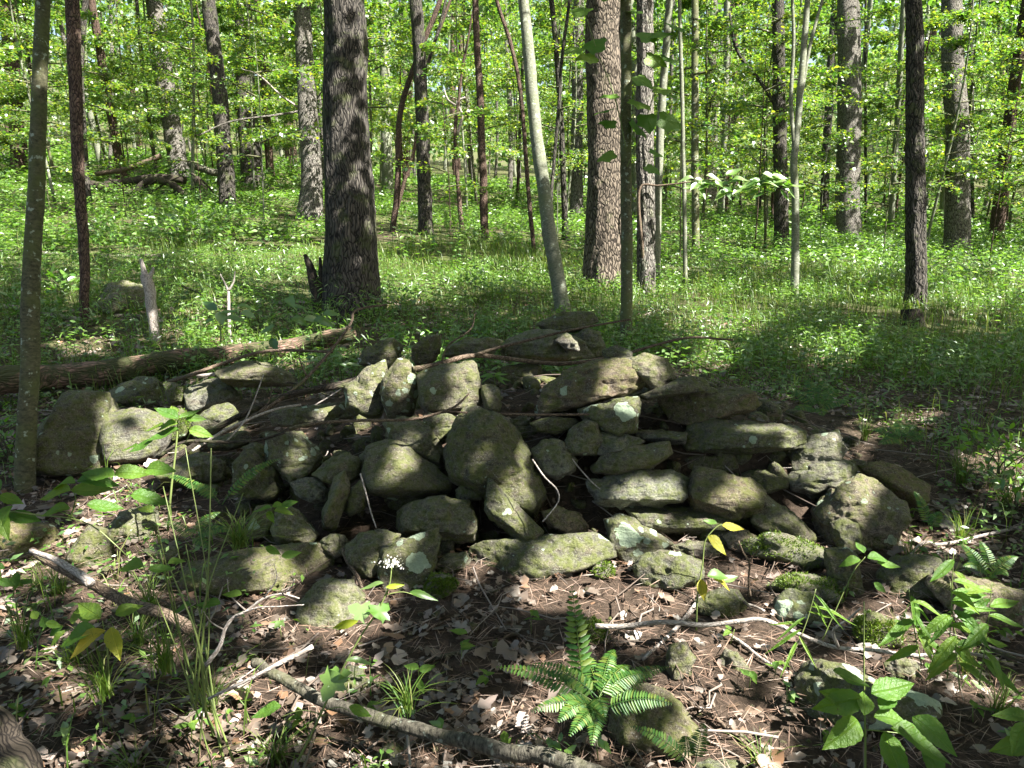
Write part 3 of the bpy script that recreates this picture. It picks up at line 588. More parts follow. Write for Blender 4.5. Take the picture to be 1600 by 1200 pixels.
 ([(663,650),(700,647),(717,655),(707,682),(685,692),(663,667)], 'shaded stone behind the wedge on the olive boulder', .6, .05, .2, 14, .9, {}),
 ([(388,830),(400,794),(425,789),(434,815),(424,837),(400,842)], 'brownish upright stone left of the triangular stone', .5, .1, .6, 14, .9, {}),
 ([(495,850),(515,836),(540,838),(547,865),(522,873)], 'small dark stone above the right end of the wide flat slab', .6, .1, .3, 14, .9, {}),
 ([(223,860),(245,849),(277,854),(283,872),(250,881)], 'small flat stone among the left stalks', .7, .1, .3, 14, .9, {'g': 2}),
 ([(328,690),(355,677),(387,674),(392,690),(360,702),(333,702)], 'thin dark stone under the bundle of dead branches', .7, .05, .2, 16, .9, {}),
 ([(146,477),(165,450),(200,441),(227,451),(223,482),(180,492)], 'moss covered rock in the grass behind the snag', 1.2, .2, .2, 12, .9, {'g': 2, 'foot': .9}),
 ([(1058,1203),(1100,1189),(1162,1192),(1169,1212),(1060,1218)], 'flat grey stone at the bottom edge of the view', .2, .1, 0, 18, .9, {'g': 2}),
 ([(588,1177),(610,1159),(632,1169),(627,1187),(600,1192)], 'half buried stone below the long foreground branch', .5, .1, .3, 14, .9, {'g': 2}),
 ([(560,712),(585,697),(592,716),(582,735),(562,730)], 'small stone wedged at the upper left of the olive boulder', .6, .1, .2, 14, 1, {'y': 3.7}),
 ([(845,800),(870,790),(905,803),(925,830),(900,838),(860,825)], 'brown stone in the litter filled gap right of the leaning wedge', .2, .05, .8, 14, .9, {}),
 ([(830,662),(860,652),(898,655),(902,668),(870,678),(838,674)], 'small olive stone above the grey weathered stone', .7, .1, .3, 14, .9, {}),
 ([(1130,838),(1155,825),(1180,835),(1184,850),(1160,862),(1138,858)], 'small sunlit pinkish stone under the protruding yellowish stone', .05, .0, .6, 14, .9, {}),
 ([(1300,820),(1318,808),(1342,818),(1348,852),(1330,868),(1306,860)], 'rounded knob in front of the big sunlit right boulder', .45, .1, .2, 9, .9, {'foot': 1.0}),
 ([(1086,806),(1110,800),(1126,812),(1112,822)], 'thin stone chip on the long slab', .2, .0, .2, 18, .9, {'y': 3.3}),
 ([(645,880),(655,868),(668,873),(670,895),(655,902)], 'small mossy chip leaning on the shark fin slab', .9, .1, .2, 14, .9, {}),
 ([(420,700),(396,690),(382,700),(392,712),(412,714)], 'small dark stone left of the lichen blotched stone', .6, .1, .3, 14, 1, {}),
 ([(790,660),(820,650),(836,662),(826,682),(800,680)], 'shaded stone behind the top of the largest boulder', .6, .05, .3, 14, 1, {'y': 3.95}),
 ([(1146,772),(1168,768),(1190,776),(1196,800),(1180,808)], 'dark stone shadowed behind the protruding yellowish stone', .5, 0, .3, 14, 1, {'y': 3.6}),
 ([(600,770),(640,776),(690,780),(700,770),(720,790),(690,800),(620,800)], 'narrow chinking stone between the olive boulder and its slab', .6, .05, .3, 16, 1, {'y': 3.45}),
 ([(1380,1040),(1408,1028),(1436,1040),(1440,1058),(1410,1066),(1384,1058)], 'grey stone in the dry grass at the right', .5, .2, .2, 14, .9, {'g': 2}),
]
for pts, lab, mo, li, br, p, tk, kw in ST:
    kw = dict(kw); g = kw.pop('g', 1)
    stone(pts, lab, mo, li, br, p, tk, group=G2 if g == 2 else G1, **kw)

# small broken stone filling the core between the nameable stones
def rubble():
    Vs, Fs, o = [], [], 0; U0, Fc = ICO[3]; bm = bmesh.new(); bmesh.ops.create_icosphere(bm, subdivisions=3, radius=1.0)
    U0 = norm(np.array([v.co[:] for v in bm.verts])); Fc = np.array([[v.index for v in f.verts] for f in bm.faces]); bm.free()
    rg = np.random.default_rng(5); k = 0
    while k < 420:
        x = rg.uniform(-2.7, 2.2); y = rg.uniform(2.7, 5.2)
        if Pl(x, y)[0] < 0.06: continue
        s = rg.uniform(0.02, 0.065); ax = rg.uniform(.6, 1.3, 3)
        Ns = norm(rg.normal(size=(11, 3))); Ds = rg.uniform(.6, 1.0, 11)
        q = np.maximum(U0 @ Ns.T, 0)/Ds; r = 1/((q**12).sum(1)**(1/12)); r = np.minimum(r, 1.5)
        V = U0*r[:, None]*ax*s; V += 0.08*s*fbm(V/s*2+k, 2, k)[:, None]*U0
        V += [x, y, Ground(x, y)[0] - 0.01 + s*0.2]
        Vs.append(V); Fs.append(Fc+o); o += len(V); k += 1
    ob = mk('rubble', np.vstack(Vs), np.vstack(Fs), M['rock']); ob.color = (.55, .05, .35, 1)
    tag(ob, 'small broken stones and chips packed between the bigger stones', kind='stuff')
rubble()
# ------------------------------------------------------------------ trees
TREEPOS = []     # (x, y, root, radius) for handing out the high canopy
BK = {'dark': 'bark_dark', 'grey': 'bark_grey', 'block': 'bark_block', 'pale': 'bark_pale', 'olive': 'bark_olive', 'red': 'bark_red'}
def limbs(parts, top, r, rg, n=5, ln=3.0):
    for k in range(n):
        a = rg.uniform(0, 2*PI); z0 = rg.uniform(0.35, 0.98); b = top[0]*(1-z0)+top[1]*z0
        d = np.array([math.cos(a), math.sin(a), rg.uniform(.3, .9)]); L = ln*rg.uniform(.6, 1.3)
        P = np.array([b, b+d*L*.5+[0, 0, .1], b+d*L+[0, 0, .5]])
        parts.append(tube(spline(P, 5), np.linspace(r*.35, r*.08, 5), 5, cap=False))
def tree(label, pts, wb, wt, bark='dark', name='tree', H=13, canopy=True, base=None, group='trees of the open wood', flare=0.5, extra=None):
    """pts: trunk centre line in the photo from its base up; it stands on the ground at its base and carries on above the frame"""
    bx, by = pts[0]; t = hit(bx, by, Ground) if base is None else base
    P = [W(px, py, t) for px, py in pts]
    P = np.array(P); r0, r1 = wb*t/F/2, wt*t/F/2
    z0 = P[0, 2]; root = P[0].copy()
    rg = np.random.default_rng(int(bx*3+by))
    d = P[-1]-P[-2]; d = d/np.linalg.norm(d); hz = P[-1, 2]-z0
    if hz < H:                                             # above the frame: straightens slowly
        nseg = 4; L = (H-hz)/nseg
        for k in range(nseg):
            d = norm(d + np.array([rg.normal(0, .05), rg.normal(0, .05), .15])); P = np.vstack([P, P[-1]+d*L])
    P = np.vstack([P[0]-[0, 0, .25], P])
    near = t < 13; n = 150 if t < 7 else 130 if (near and r0 > .12) else 50
    Q = spline(P, n*2); Q = Q[::2] if False else Q
    # more rings low down, where the camera looks
    arc = np.concatenate([[0], np.cumsum(np.linalg.norm(np.diff(Q, axis=0), axis=1))]); tot = arc[-1]
    vis = min(tot, hz+1.0); m = n; s_ = np.concatenate([np.linspace(0, vis, m), np.linspace(vis, tot, 14)[1:]])
    Q = np.stack([np.interp(s_, arc, Q[:, k]) for k in range(3)], 1)
    Q[:, :2] += (0.12*r0*np.stack([vnoise(np.stack([s_/max(r0, .03)/6, s_*0, s_*0+rg.uniform(0, 9)+k], 1), 4) for k in range(2)], 1))*sstep(0, .3, s_)[:, None]
    rad = np.interp(s_, [0, hz+.25, tot], [r0, r1, max(r1*.25, .012)])
    big = r0 > .12
    seg = 96 if (near and big) else 28 if big else 14
    V, Fs, A = tube(Q, rad, seg, relief=(0.013 if bark in ('dark', 'block', 'grey') else .004)*(1 if near else .6) if big else 0, fr=7 if bark == 'block' else 9, fz=2.2 if bark == 'block' else .9, seed=int(bx) % 50, rough=.10, flare=flare if big else .7)
    parts = [(V, Fs, A)]
    if canopy: limbs(parts, (Q[m-1], Q[-1]), r1, rg)
    e = empty(name, tuple(root)); off = np.array(root)
    V, Fs, A = join(parts)
    mk('trunk', V-off, Fs, M[BK[bark]], e, attr=A)
    tag(e, label, 'sapling' if name == 'sapling' else 'tree', group)
    if canopy: TREEPOS.append((Q[-1, 0], Q[-1, 1], e, H))
    return e, t
GS = 'thin understory saplings'
BIGT = [
 ('thick dark furrowed oak trunk directly behind the stone pile', [(545,492),(545,400),(546,300),(540,150),(538,0)], 82, 60, 'dark', {'H': 14, 'flare': .42}),
 ('large trunk with blocky pale bark and brown base right of the curved pale tree', [(944,455),(946,300),(945,120),(943,0)], 56, 52, 'block', {'H': 14, 'flare': .5}),
 ('furrowed trunk standing just right of the blocky barked one', [(1009,462),(1008,250),(1007,0)], 27, 24, 'grey', {}),
 ('tall sunlit grey trunk toward the right with one shaded side', [(1495,402),(1493,200),(1488,0)], 36, 29, 'grey', {}),
 ('dark slim trunk with a stone at its foot left of the tall sunlit one', [(1430,482),(1430,250),(1427,0)], 30, 22, 'dark', {}),
 ('twin stemmed grey trunk standing by the bright clearing strip', [(1324,377),(1325,200),(1323,0)], 34, 29, 'grey', {}),
 ('dark trunk with a side branch reaching up to the left', [(1220,397),(1219,200),(1215,0)], 22, 18, 'dark', {}),
 ('thin black trunk left of the twin stemmed grey one', [(1287,350),(1294,180),(1305,0)], 13, 11, 'dark', {}),
 ('sunlit light trunk with flared foot left of the thick oak', [(487,342),(483,180),(473,0)], 34, 25, 'grey', {'flare': .6}),
 ('leaning grey trunk rising from the heap of old logs', [(284,287),(262,150),(240,0)], 28, 25, 'grey', {}),
 ('dark leaning trunk right of the log heap', [(357,330),(345,160),(325,0)], 24, 21, 'dark', {}),
 ('sturdy dark trunk behind and between the two leaning ones and the light one', [(395,292),(385,150),(379,0)], 32, 25, 'dark', {}),
 ('reddish dark trunk at the far upper left edge', [(32,272),(22,150),(10,0)], 23, 21, 'red', {}),
 ('black trunk framed by a forked leaning sapling right of the oak', [(665,367),(660,180),(650,0)], 22, 19, 'dark', {}),
 ('slim reddish brown trunk between the black trunk and the curved pale tree', [(758,372),(752,200),(743,0)], 13, 10, 'red', {}),
 ('pale grey trunk in the distance just right of the oak', [(606,302),(603,150),(600,0)], 18, 15, 'pale', {}),
 ('distant dark trunk close behind the black one', [(638,272),(634,130),(630,0)], 14, 12, 'dark', {}),
 ('sunlit grey trunk midway between the curved pale tree and the blocky one', [(901,342),(902,170),(904,0)], 20, 16, 'grey', {}),
 ('sunlit tan trunk in the distance right of the vine hung sapling', [(1110,320),(1112,150),(1114,0)], 19, 16, 'grey', {}),
 ('dark distant trunk close beside the sunlit tan one', [(1128,272),(1131,140),(1135,0)], 10, 9, 'dark', {}),
 ('dark trunk behind the sunlit light one with its top leaning left', [(456,262),(448,120),(440,0)], 18, 16, 'red', {}),
 ('distant trunk leaning left behind the dark leaning pair', [(447,235),(420,110),(396,0)], 9, 9, 'dark', {}),
 ('slender dark trunk right of the tall sunlit grey one', [(1517,362),(1516,170),(1518,0)], 10, 9, 'dark', {}),
 ('small dark distant trunk left of the white lit sapling stems', [(38,165),(38,80),(36,0)], 11, 10, 'dark', {}),
]
for lab, pts, wb, wt, bk, kw in BIGT: tree(lab, pts, wb, wt, bk, **kw)
SAP = [
 ('lichen speckled grey sapling nearest the camera at the left edge', [(41,768),(46,600),(50,420),(60,200),(68,0)], 30, 21, 'olive', {'H': 9}),
 ('crooked brown sapling second from the left edge', [(133,512),(132,400),(127,330),(122,250),(117,120),(113,0)], 13, 21, 'red', {'H': 9}),
 ('darker thin stem close behind the crooked brown sapling', [(140,330),(130,200),(126,90),(134,0)], 10, 9, 'dark', {}),
 ('smooth pale green tree curving up to the left behind the pile', [(880,492),(873,440),(857,350),(846,270),(836,190),(826,90),(817,0)], 25, 17, 'pale', {'name': 'tree', 'H': 10}),
 ('straight olive sapling rooted at the pile crest with vine leaves', [(978,548),(979,400),(978,200),(978,0)], 19, 17, 'olive', {'H': 10}),
 ('smooth greenish stem right of the furrowed trunk', [(1026,445),(1028,300),(1035,150),(1046,0)], 13, 12, 'pale', {}),
 ('very thin pale stem in front of the smooth grey one', [(1071,452),(1068,250),(1062,0)], 7, 6, 'pale', {}),
 ('smooth grey stem with a dark foot right of the very thin one', [(1088,402),(1086,250),(1086,0)], 12, 11, 'olive', {}),
 ('pale multi stemmed sapling forking beside the dark trunk', [(1241,467),(1243,350),(1241,250),(1250,150),(1262,0)], 13, 9, 'pale', {}),
 ('bright white lit stem against the twin stemmed grey trunk', [(1306,352),(1309,250),(1312,120),(1310,0)], 6, 5, 'pale', {}),
 ('thin grey stem between the dark slim trunk and the tall sunlit one', [(1446,357),(1447,200),(1450,0)], 8, 7, 'pale', {}),
 ('wavy thin sapling near the right edge', [(1571,352),(1574,250),(1566,120),(1560,0)], 7, 6, 'red', {}),
 ('leaning thin dark stem bending up behind the dark slim trunk', [(1400,272),(1406,190),(1420,110),(1424,0)], 7, 6, 'dark', {}),
 ('forked sapling leaning right across the black trunk', [(614,362),(621,290),(625,180),(645,110),(688,0)], 10, 8, 'red', {'H': 8}),
 ('thin crooked stem sprouting low beside the forked sapling', [(618,340),(630,290),(648,230),(662,120),(700,10)], 6, 5, 'red', {'H': 8}),
 ('spindly dark stem right of the black trunk', [(722,362),(716,290),(711,210),(716,160)], 8, 5, 'red', {'H': 6, 'canopy': False}),
 ('slender stem behind the slim reddish trunk with a bend', [(797,302),(798,200),(793,100),(790,0)], 8, 7, 'grey', {}),
 ('long thin stem curving left beside the curved pale tree', [(835,402),(824,280),(814,150),(798,70),(776,0)], 7, 6, 'red', {}),
 ('dark wand like stem bending right near the sunlit grey trunk', [(858,430),(862,300),(872,180),(878,90),(890,0)], 6, 5, 'dark', {}),
 ('white lit far stem between the left saplings', [(176,215),(184,100),(188,0)], 6, 5, 'pale', {}),
 ('thin grey far stem left of the first leaning trunk', [(172,262),(176,120),(172,0)], 6, 5, 'grey', {}),
]
for lab, pts, wb, wt, bk, kw in SAP:
    kw = dict(kw); kw.setdefault('name', 'sapling'); kw.setdefault('H', 9)
    tree(lab, pts, wb, wt, bk, group=GS, **kw)
def side_branch(owner_idx, pts, w0, w1, bark='dark', host=None):
    """a limb of one of the trees above, laid out at that tree's distance"""
    e = host; t = (np.array(e.location)-CAM) @ FW
    P = np.array([W(px, py, t+dt) for px, py, dt in pts]); Q = spline(P, 24)
    V, Fs, A = tube(Q, np.linspace(w0, w1, 24)*t/F/2, 8, rough=.12)
    mk('branch', V-np.array(e.location), Fs, M[BK.get(bark, bark)], e, attr=A)
def find(lab): return next(o for o in C.objects if o.get('label', '').startswith(lab))
side_branch(0, [(1214,168,0),(1190,130,.1),(1165,100,.2),(1148,70,.2),(1140,20,.2)], 7, 4, 'dark', find('dark trunk with a side branch'))
side_branch(0, [(660,128,0),(672,90,-.2),(690,30,-.3),(700,-20,-.3)], 6, 4, 'dark', find('black trunk framed'))
side_branch(0, [(1332,374,.0),(1338,200,.0),(1336,0,.0),(1334,-60,0)], 17, 13, 'grey', find('twin stemmed grey'))
side_branch(0, [(1243,250,0),(1236,160,0),(1240,60,0),(1236,-40,0)], 7, 5, 'pale', find('pale multi stemmed'))
side_branch(0, [(1252,150,0),(1266,70,0),(1285,0,0),(1300,-40,0)], 6, 4, 'pale', find('pale multi stemmed'))
side_branch(0, [(715,210,0),(722,180,0),(714,160,0),(727,152,0)], 5, 3, 'dead_pale', find('spindly dark stem'))
side_branch(0, [(712,165,0),(700,156,0),(694,140,0)], 4, 2, 'dead_pale', find('spindly dark stem'))
side_branch(0, [(470,170,0),(440,150,-.3),(405,118,-.6),(378,108,-.8)], 4, 1.5, 'dead_pale', find('sunlit light trunk'))
side_branch(0, [(478,172,0),(430,180,-.5),(360,190,-1),(310,212,-1.4)], 4, 2, 'bark_grey', find('sunlit light trunk'))
side_branch(0, [(1009,460,0),(1003,380,-.15),(998,320,-.2),(1003,290,-.2),(1030,290,-.2),(1080,284,-.3)], 6, 2, 'dead_brown', find('furrowed trunk standing'))

def pt_free(px, d):   # keep the gaps of the photo's nearer trunks open
    return True
# thin trunks further back, each a tree of its own
rg = np.random.default_rng(31)
FARG = 'slender trunks deep in the wood'
protos = []
used = [t_[0:2] for t_ in TREEPOS]
kinds = [('bark_dark', 'slender dark trunk deep in the hazy green wood'), ('bark_grey', 'slender grey trunk deep in the hazy green wood'), ('bark_pale', 'slender pale lit trunk deep in the hazy green wood'), ('bark_red', 'slender reddish trunk deep in the hazy green wood')]
for k in range(8):
    hh = 16; n = 24; s_ = np.linspace(-.3, hh, n); wob = rg.normal(0, .12, (5, 2)); ws = spline(np.c_[wob, np.zeros(5)], n)[:, :2]
    ln = rg.normal(0, .05, 2); Q = np.stack([ws[:, 0]+ln[0]*s_, ws[:, 1]+ln[1]*s_, s_], 1)
    r = [.07, .10, .15, .20, .06, .09, .13, .17][k]
    parts = [tube(Q, np.linspace(r, r*.5, n), 9, rough=.12, flare=.7)]
    limbs(parts, (Q[n//3], Q[-1]), r*.7, rg, 7, 2.6)
    V, Fs, A = join(parts); bk, lab = kinds[k % 4]
    o = mk('trunk', V, Fs, M[bk], None, attr=A); protos.append((o.data, lab)); bpy.data.objects.remove(o)
cnt = 0
for k in range(900):
    if cnt >= 140: break
    ang = rg.uniform(-.70, .70); d = 17 + 62*rg.random()**0.62; x, y = d*math.sin(ang), d*math.cos(ang)
    px = 800 + F*x/y
    if d < 30 and rg.random() < .6: continue
    if min([(x-a)**2+(y-b)**2 for a, b in used] + [99]) < 1.0: continue
    used.append((x, y)); me, lab = protos[rg.integers(8)] if d > 26 else protos[rg.choice([0, 4, 1, 5])]
    e = empty('tree', (x, y, float(Ground(x, y)[0]))); o = bpy.data.objects.new('trunk', me); C.objects.link(o); o.parent = e
    e.rotation_euler = (0, 0, rg.uniform(0, 6.28)); sc_ = rg.uniform(.8, 1.2); e.scale = (sc_, sc_, 1)
    tag(e, lab, 'tree', FARG + ', ' + lab.split()[1]); cnt += 1

# ------------------------------------------------------------------ understory crowns: layered sprays of leaves that meet the sun
def crown_mesh(seed, H0, H1, R, nb, nl, ls, mat):
    rg = np.random.default_rng(seed); parts = []; LP, LD, LN, LL = [], [], [], []
    for k in range(nb):
        z = H0 + (H1-H0)*(k+rg.random())/nb; a = k*2.4 + rg.normal(0, .4); L = R*(0.5+.6*rg.random())*(1-.45*(z-H0)/(H1-H0))
        up = rg.uniform(.05, .45); d = np.array([math.cos(a), math.sin(a)])
        s = np.linspace(0, 1, 9); P = np.stack([d[0]*L*s, d[1]*L*s, z + up*L*s - .25*L*s*s], 1) + rg.normal(0, .04, (9, 3))*s[:, None]
        parts.append(tube(P, np.linspace(.022, .004, 9), 4, cap=False))
        m = int(nl/nb*(.6+.8*rg.random()))
        f = rg.uniform(.18, 1.05, m)**.8; ci = np.stack([np.interp(f, s, P[:, j]) for j in range(3)], 1)
        lat = np.array([-d[1], d[0], 0]); wd = L*.42*np.sin(np.clip(f, 0, 1)*PI*.85+.35)
        q = rg.normal(0, .55, m)
        ci = ci + lat*(q*wd)[:, None] + np.array([0, 0, 1])*(rg.normal(0, .06, m) - .12*np.abs(q)*wd)[:, None]
        LP.append(ci); dd = lat*np.sign(q)[:, None]*.7 + np.array([d[0], d[1], 0])*.7 + rg.normal(0, .45, (m, 3)); LD.append(dd)
        nn = np.array([0, 0, 1.0]) + rg.normal(0, .38, (m, 3)); LN.append(nn); LL.append(rg.uniform(.4, 1.35, m)*ls)
    P = np.vstack(LP); D = np.vstack(LD); N = norm(np.vstack(LN)); L = np.concatenate(LL)
    V, q = kites(P, D, N, L, L*.68, .15)
    o1 = mk('crown', V, q, M[mat], smooth=False); V, Fs, A = join(parts); o2 = mk('limbs', V, Fs, M['bark_olive'], attr=A)
    r = (o1.data, o2.data); bpy.data.objects.remove(o1); bpy.data.objects.remove(o2); return r
crowns = [crown_mesh(50+i, 1.3+.4*(i % 3), 6.5+1.2*(i % 4), 2.5+.3*(i % 3), 19, 9500, [.085,.07,.11,.078,.095][i], 'leaf_mid') for i in range(5)]
crownsF = [crown_mesh(70+i, 1.5, 12+2*i, 3.6, 22, 6000, .19, 'leaf_far') for i in range(4)]
saplingstem = []
for k in range(3):
    n = 14; s_ = np.linspace(-.2, 8.5, n); Q = np.stack([.18*np.sin(s_*.5+k), .15*np.cos(s_*.6+2*k)-.15, s_], 1)
    V, Fs, A = tube(Q, np.linspace(.045, .012, n), 7, rough=.1); o = mk('trunk', V, Fs, M[['bark_olive', 'bark_red', 'bark_pale'][k]], attr=A); saplingstem.append(o.data); bpy.data.objects.remove(o)
cnt = 0; pos = []
UL = ['leafy understory tree with layered bright green sprays', 'tall leafy tree closing the view deep in the wood']
def leafy(x, y, far, s, rz):
    e = empty('tree', (x, y, float(Ground(x, y)[0]))); e.rotation_euler = (0, 0, rz); e.scale = (s, s, s)
    cr, lm = (crownsF if far else crowns)[int(rg.integers(4 if far else 5))]
    for nm, me in (('trunk', saplingstem[int(rg.integers(3))]), ('crown', cr), ('limbs', lm)):
        o = bpy.data.objects.new(nm, me); C.objects.link(o); o.parent = e
        if nm == 'limbs': o['kind'] = 'stuff'
    tag(e, UL[1 if far else 0], 'tree', 'leafy trees far behind' if far else 'leafy understory trees')
crownsN = [crown_mesh(90+i, 1.3, 4.4+.5*i, 1.7, 10, 1500, .10, 'leaf_mid') for i in range(3)]
for k_, (bx, dd) in enumerate([(95, 15.5), (205, 17.5), (425, 16), (585, 18), (700, 15.5), (868, 17), (1060, 14), (1172, 16), (1270, 17.5), (1375, 15.5), (1545, 15), (-40, 14), (1640, 13), (330, 19)]):
    x = (bx-800)/F*dd; e = empty('sapling', (x, dd, float(Ground(x, dd)[0]))); e.rotation_euler = (0, 0, k_*1.7); cr, lm = crownsN[k_ % 3]; s_ = .75+.1*(k_ % 4); e.scale = (s_, s_, s_)
    for nm, me in (('trunk', saplingstem[k_ % 3]), ('crown', cr), ('limbs', lm)):
        o = bpy.data.objects.new(nm, me); C.objects.link(o); o.parent = e
        if nm == 'trunk': o.scale = (.35, .35, .6)
        if nm == 'limbs': o['kind'] = 'stuff'; 
    tag(e, 'young leafy sapling in the middle distance', 'sapling', 'young leafy saplings')
NEARL = [(-11.5, 19, .85), (-5.0, 20.5, .8), (1.6, 20, .8), (6.2, 18.5, .8), (10.6, 19, .9), (-15, 22, .9), (13.6, 19.5, .85), (3.6, 24, .9), (-8.3, 25, .9), (-1.5, 24.5, .9), (8.5, 26, 1), (16.5, 24, 1)]
for x, y, s in NEARL: leafy(x, y, False, s, rg.uniform(0, 6.28)); pos.append((x, y))
for k in range(2500):
    if cnt >= 98: break
    ang = rg.uniform(-.86, .86); d = 23 + 25*rg.random()**.8; x, y = d*math.sin(ang), d*math.cos(ang)
    if min([(x-a)**2+(y-b)**2 for a, b in pos] + [99]) < 4.2: continue
    pos.append((x, y)); leafy(x, y, False, rg.uniform(.75, 1.35), rg.uniform(0, 6.28)); cnt += 1
def far_wood():
    rg = np.random.default_rng(77); Vs, n0 = [], 0
    T, pos2 = [], list(pos)
    for k in range(3000):
        if len(T) >= 110: break
        ang = rg.uniform(-.95, .95); d = 42 + 50*rg.random()**.8; x, y = d*math.sin(ang), d*math.cos(ang)
        if min((x-a)**2+(y-b)**2 for a, b in pos2) < 9: continue
        pos2.append((x, y)); T.append((x, y))
    for x, y in T:
        me = crownsF[int(rg.integers(4))][0]; v = np.zeros(len(me.vertices)*3, np.float32); me.vertices.foreach_get('co', v)
        a = rg.uniform(0, 6.28); s_ = rg.uniform(.9, 1.5); v = v.reshape(-1, 4, 3)[rg.random(len(me.vertices)//4) < .55].reshape(-1, 3)*s_
        Vs.append(np.stack([v[:, 0]*math.cos(a)-v[:, 1]*math.sin(a)+x, v[:, 0]*math.sin(a)+v[:, 1]*math.cos(a)+y, v[:, 2]+float(Ground(x, y)[0])], 1))
    n = 92000
    ang = rg.uniform(-1.1, 1.1, n); d = rg.uniform(85, 125, n); x, y = d*np.sin(ang), d*np.cos(ang); z = Ground(x, y) + rg.random(n)**.8*34
    P = np.stack([x, y, z], 1) + 2.2*np.stack([vnoise(np.stack([x, y, z], 1)*.22+k*7, k) for k in range(3)], 1)
    V, q = kites(P, rg.normal(size=(n, 3)), rg.normal(size=(n, 3))+[0, -.4, .8], rg.uniform(.6, 1.1, n), rg.uniform(.45, .8, n))
    Vs.append(V); V = np.vstack(Vs)
    o = mk('distant_woods', V, np.arange(len(V)).reshape(-1, 4), M['leaf_far'], smooth=False); tag(o, 'mass of sunlit foliage closing off the far wood', kind='stuff')
far_wood()

# ------------------------------------------------------------------ high canopy shaped for its shade, gaps cut along sun rays to lit spots; shared out to the trees that carry it
def sunmap(P):
    P = np.atleast_2d(P); return P[:, :2] - S[:2]/S[2]*P[:, 2:3]
# places the sun reaches in the photo: (x, y, half width, half height) in the 1600 x 1200 frame
LIT = [(222,690,34,42),(360,556,95,22),(470,538,40,12),(115,542,60,11),(300,522,80,12),(812,712,24,50),(705,598,36,16),(885,866,55,22),(806,806,30,18),(1000,930,95,34),
 (1012,838,30,15),(1015,762,45,20),(1135,770,46,26),(1300,738,36,14),(1288,698,26,18),(1340,800,62,44),(1530,950,60,38),(1150,905,60,22),(1180,1005,75,45),
 (1120,1100,75,55),(1330,1042,50,20),(430,1095,115,42),(570,1165,60,30),(585,965,45,85),(400,962,70,42),(1262,952,26,22),(1245,878,30,14),(1195,670,36,10),
 (545,692,34,18),(165,792,45,12),(30,765,40,25,2.3),(1480,845,60,14),(900,542,45,12),(1100,512,75,22),(1080,570,20,12),(1560,1080,60,30),(1190,845,24,22),(1410,1000,50,14),
 (540,610,18,16),(840,1055,30,12),(640,1180,70,18),(300,1130,60,30),(120,930,30,14),(740,590,20,20),(1450,905,30,12),(330,610,30,12),(1000,585,30,12),(960,600,30,10),
 (600,735,25,20),(690,800,18,14),(1120,1170,80,25),(480,690,20,14),(330,480,40,20),(90,470,30,10),(1560,730,50,40),(1270,560,50,20),(1430,650,40,15),(1330,700,20,8),
 (720,1110,25,12),(1020,1000,40,14),(430,560,40,14),(1180,620,22,6),(640,560,18,12),(250,770,30,10),(1230,700,20,8),(200,660,25,14),
 (900,1050,80,50,1.95),(1350,1100,80,60,1.72),(590,950,50,90,2.0),(200,745,50,22,2.3),(1100,850,30,30,2.6),(420,950,60,40,2.15),(165,985,40,40,2.05),(280,670,50,30,3.3),(1040,1110,50,30,1.8),(1480,1000,50,40,2.15)]
LG, LR = [], []
bpy.context.view_layer.update(); DG = bpy.context.evaluated_depsgraph_get()
for px, py, a, b, *tt in LIT:
    t = hit(px, py); d_ = Vector(rdir(px, py)); ok, lc, _n, _i, ob_, _m = sc.ray_cast(DG, Vector(CAM), d_.normalized())
    if ok and ob_.name.startswith(('stone', 'ground')): t = (np.array(lc)-CAM) @ FW
    if tt: t = tt[0]
    P0 = W(px, py, t); g0 = sunmap(P0)[0]
    P1 = sunmap(W(px+a, py, t))[0]-g0; t2 = hit(px, py-b); P2 = sunmap(W(px, py-b, min(t2, t+1.2)))[0]-g0
    LG.append(g0); LR.append((P1, P2))
# labels that single out the repeats: counted between trunks one can name
REF = [(-400,'left edge'),(42,'speckled sapling at the left edge'),(122,'crooked brown sapling'),(262,'leaning grey trunk'),(340,'dark leaning trunk'),(483,'sunlit trunk'),(545,'thick oak'),(658,'black forked trunk'),(750,'slim reddish trunk'),(845,'curved pale tree'),(945,'blocky barked trunk'),(1009,'furrowed trunk'),(1087,'smooth grey stem'),(1219,'dark trunk with side branch'),(1324,'twin trunk'),(1430,'dark slim trunk'),(1493,'tall sunlit trunk'),(2100,'right edge')]
ORD = ['first','second','third','fourth','fifth','sixth','seventh','eighth','ninth','tenth','eleventh','twelfth','thirteenth','fourteenth','fifteenth','sixteenth','seventeenth','eighteenth','nineteenth','twentieth']
def number(objs, what):
    bins = {}
    for o in objs:
        px = 800 + F*o.location.x/(o.location.y*math.cos(PITCH))
        if px < -60 or px > 1660: continue
        k = max(i for i in range(len(REF)-1) if REF[i][0] <= px); bins.setdefault(k, []).append((px, o))
    for k, l in bins.items():
        l.sort(key=lambda a: a[0])
        for i, (px, o) in enumerate(l):
            o['label'] = ('%s, %s past the %s' % (what(o), ORD[min(i, 19)] if len(l) > 1 else 'only one', REF[k][1])) if REF[k][1] != 'left edge' else '%s, %s from the left edge' % (what(o), ORD[min(i, 19)])
TO = [o for o in C.objects if o.type == 'EMPTY']
for c_ in ('dark', 'grey', 'pale', 'reddish'): number([o for o in TO if o.get('group', '') == FARG+', '+c_], lambda o: 'slender %s far trunk' % c_)
number([o for o in TO if o.get('group') == 'leafy understory trees'], lambda o: 'leafy bright green understory tree')
number([o for o in TO if o.get('group') == 'young leafy saplings'], lambda o: 'young leafy sapling')
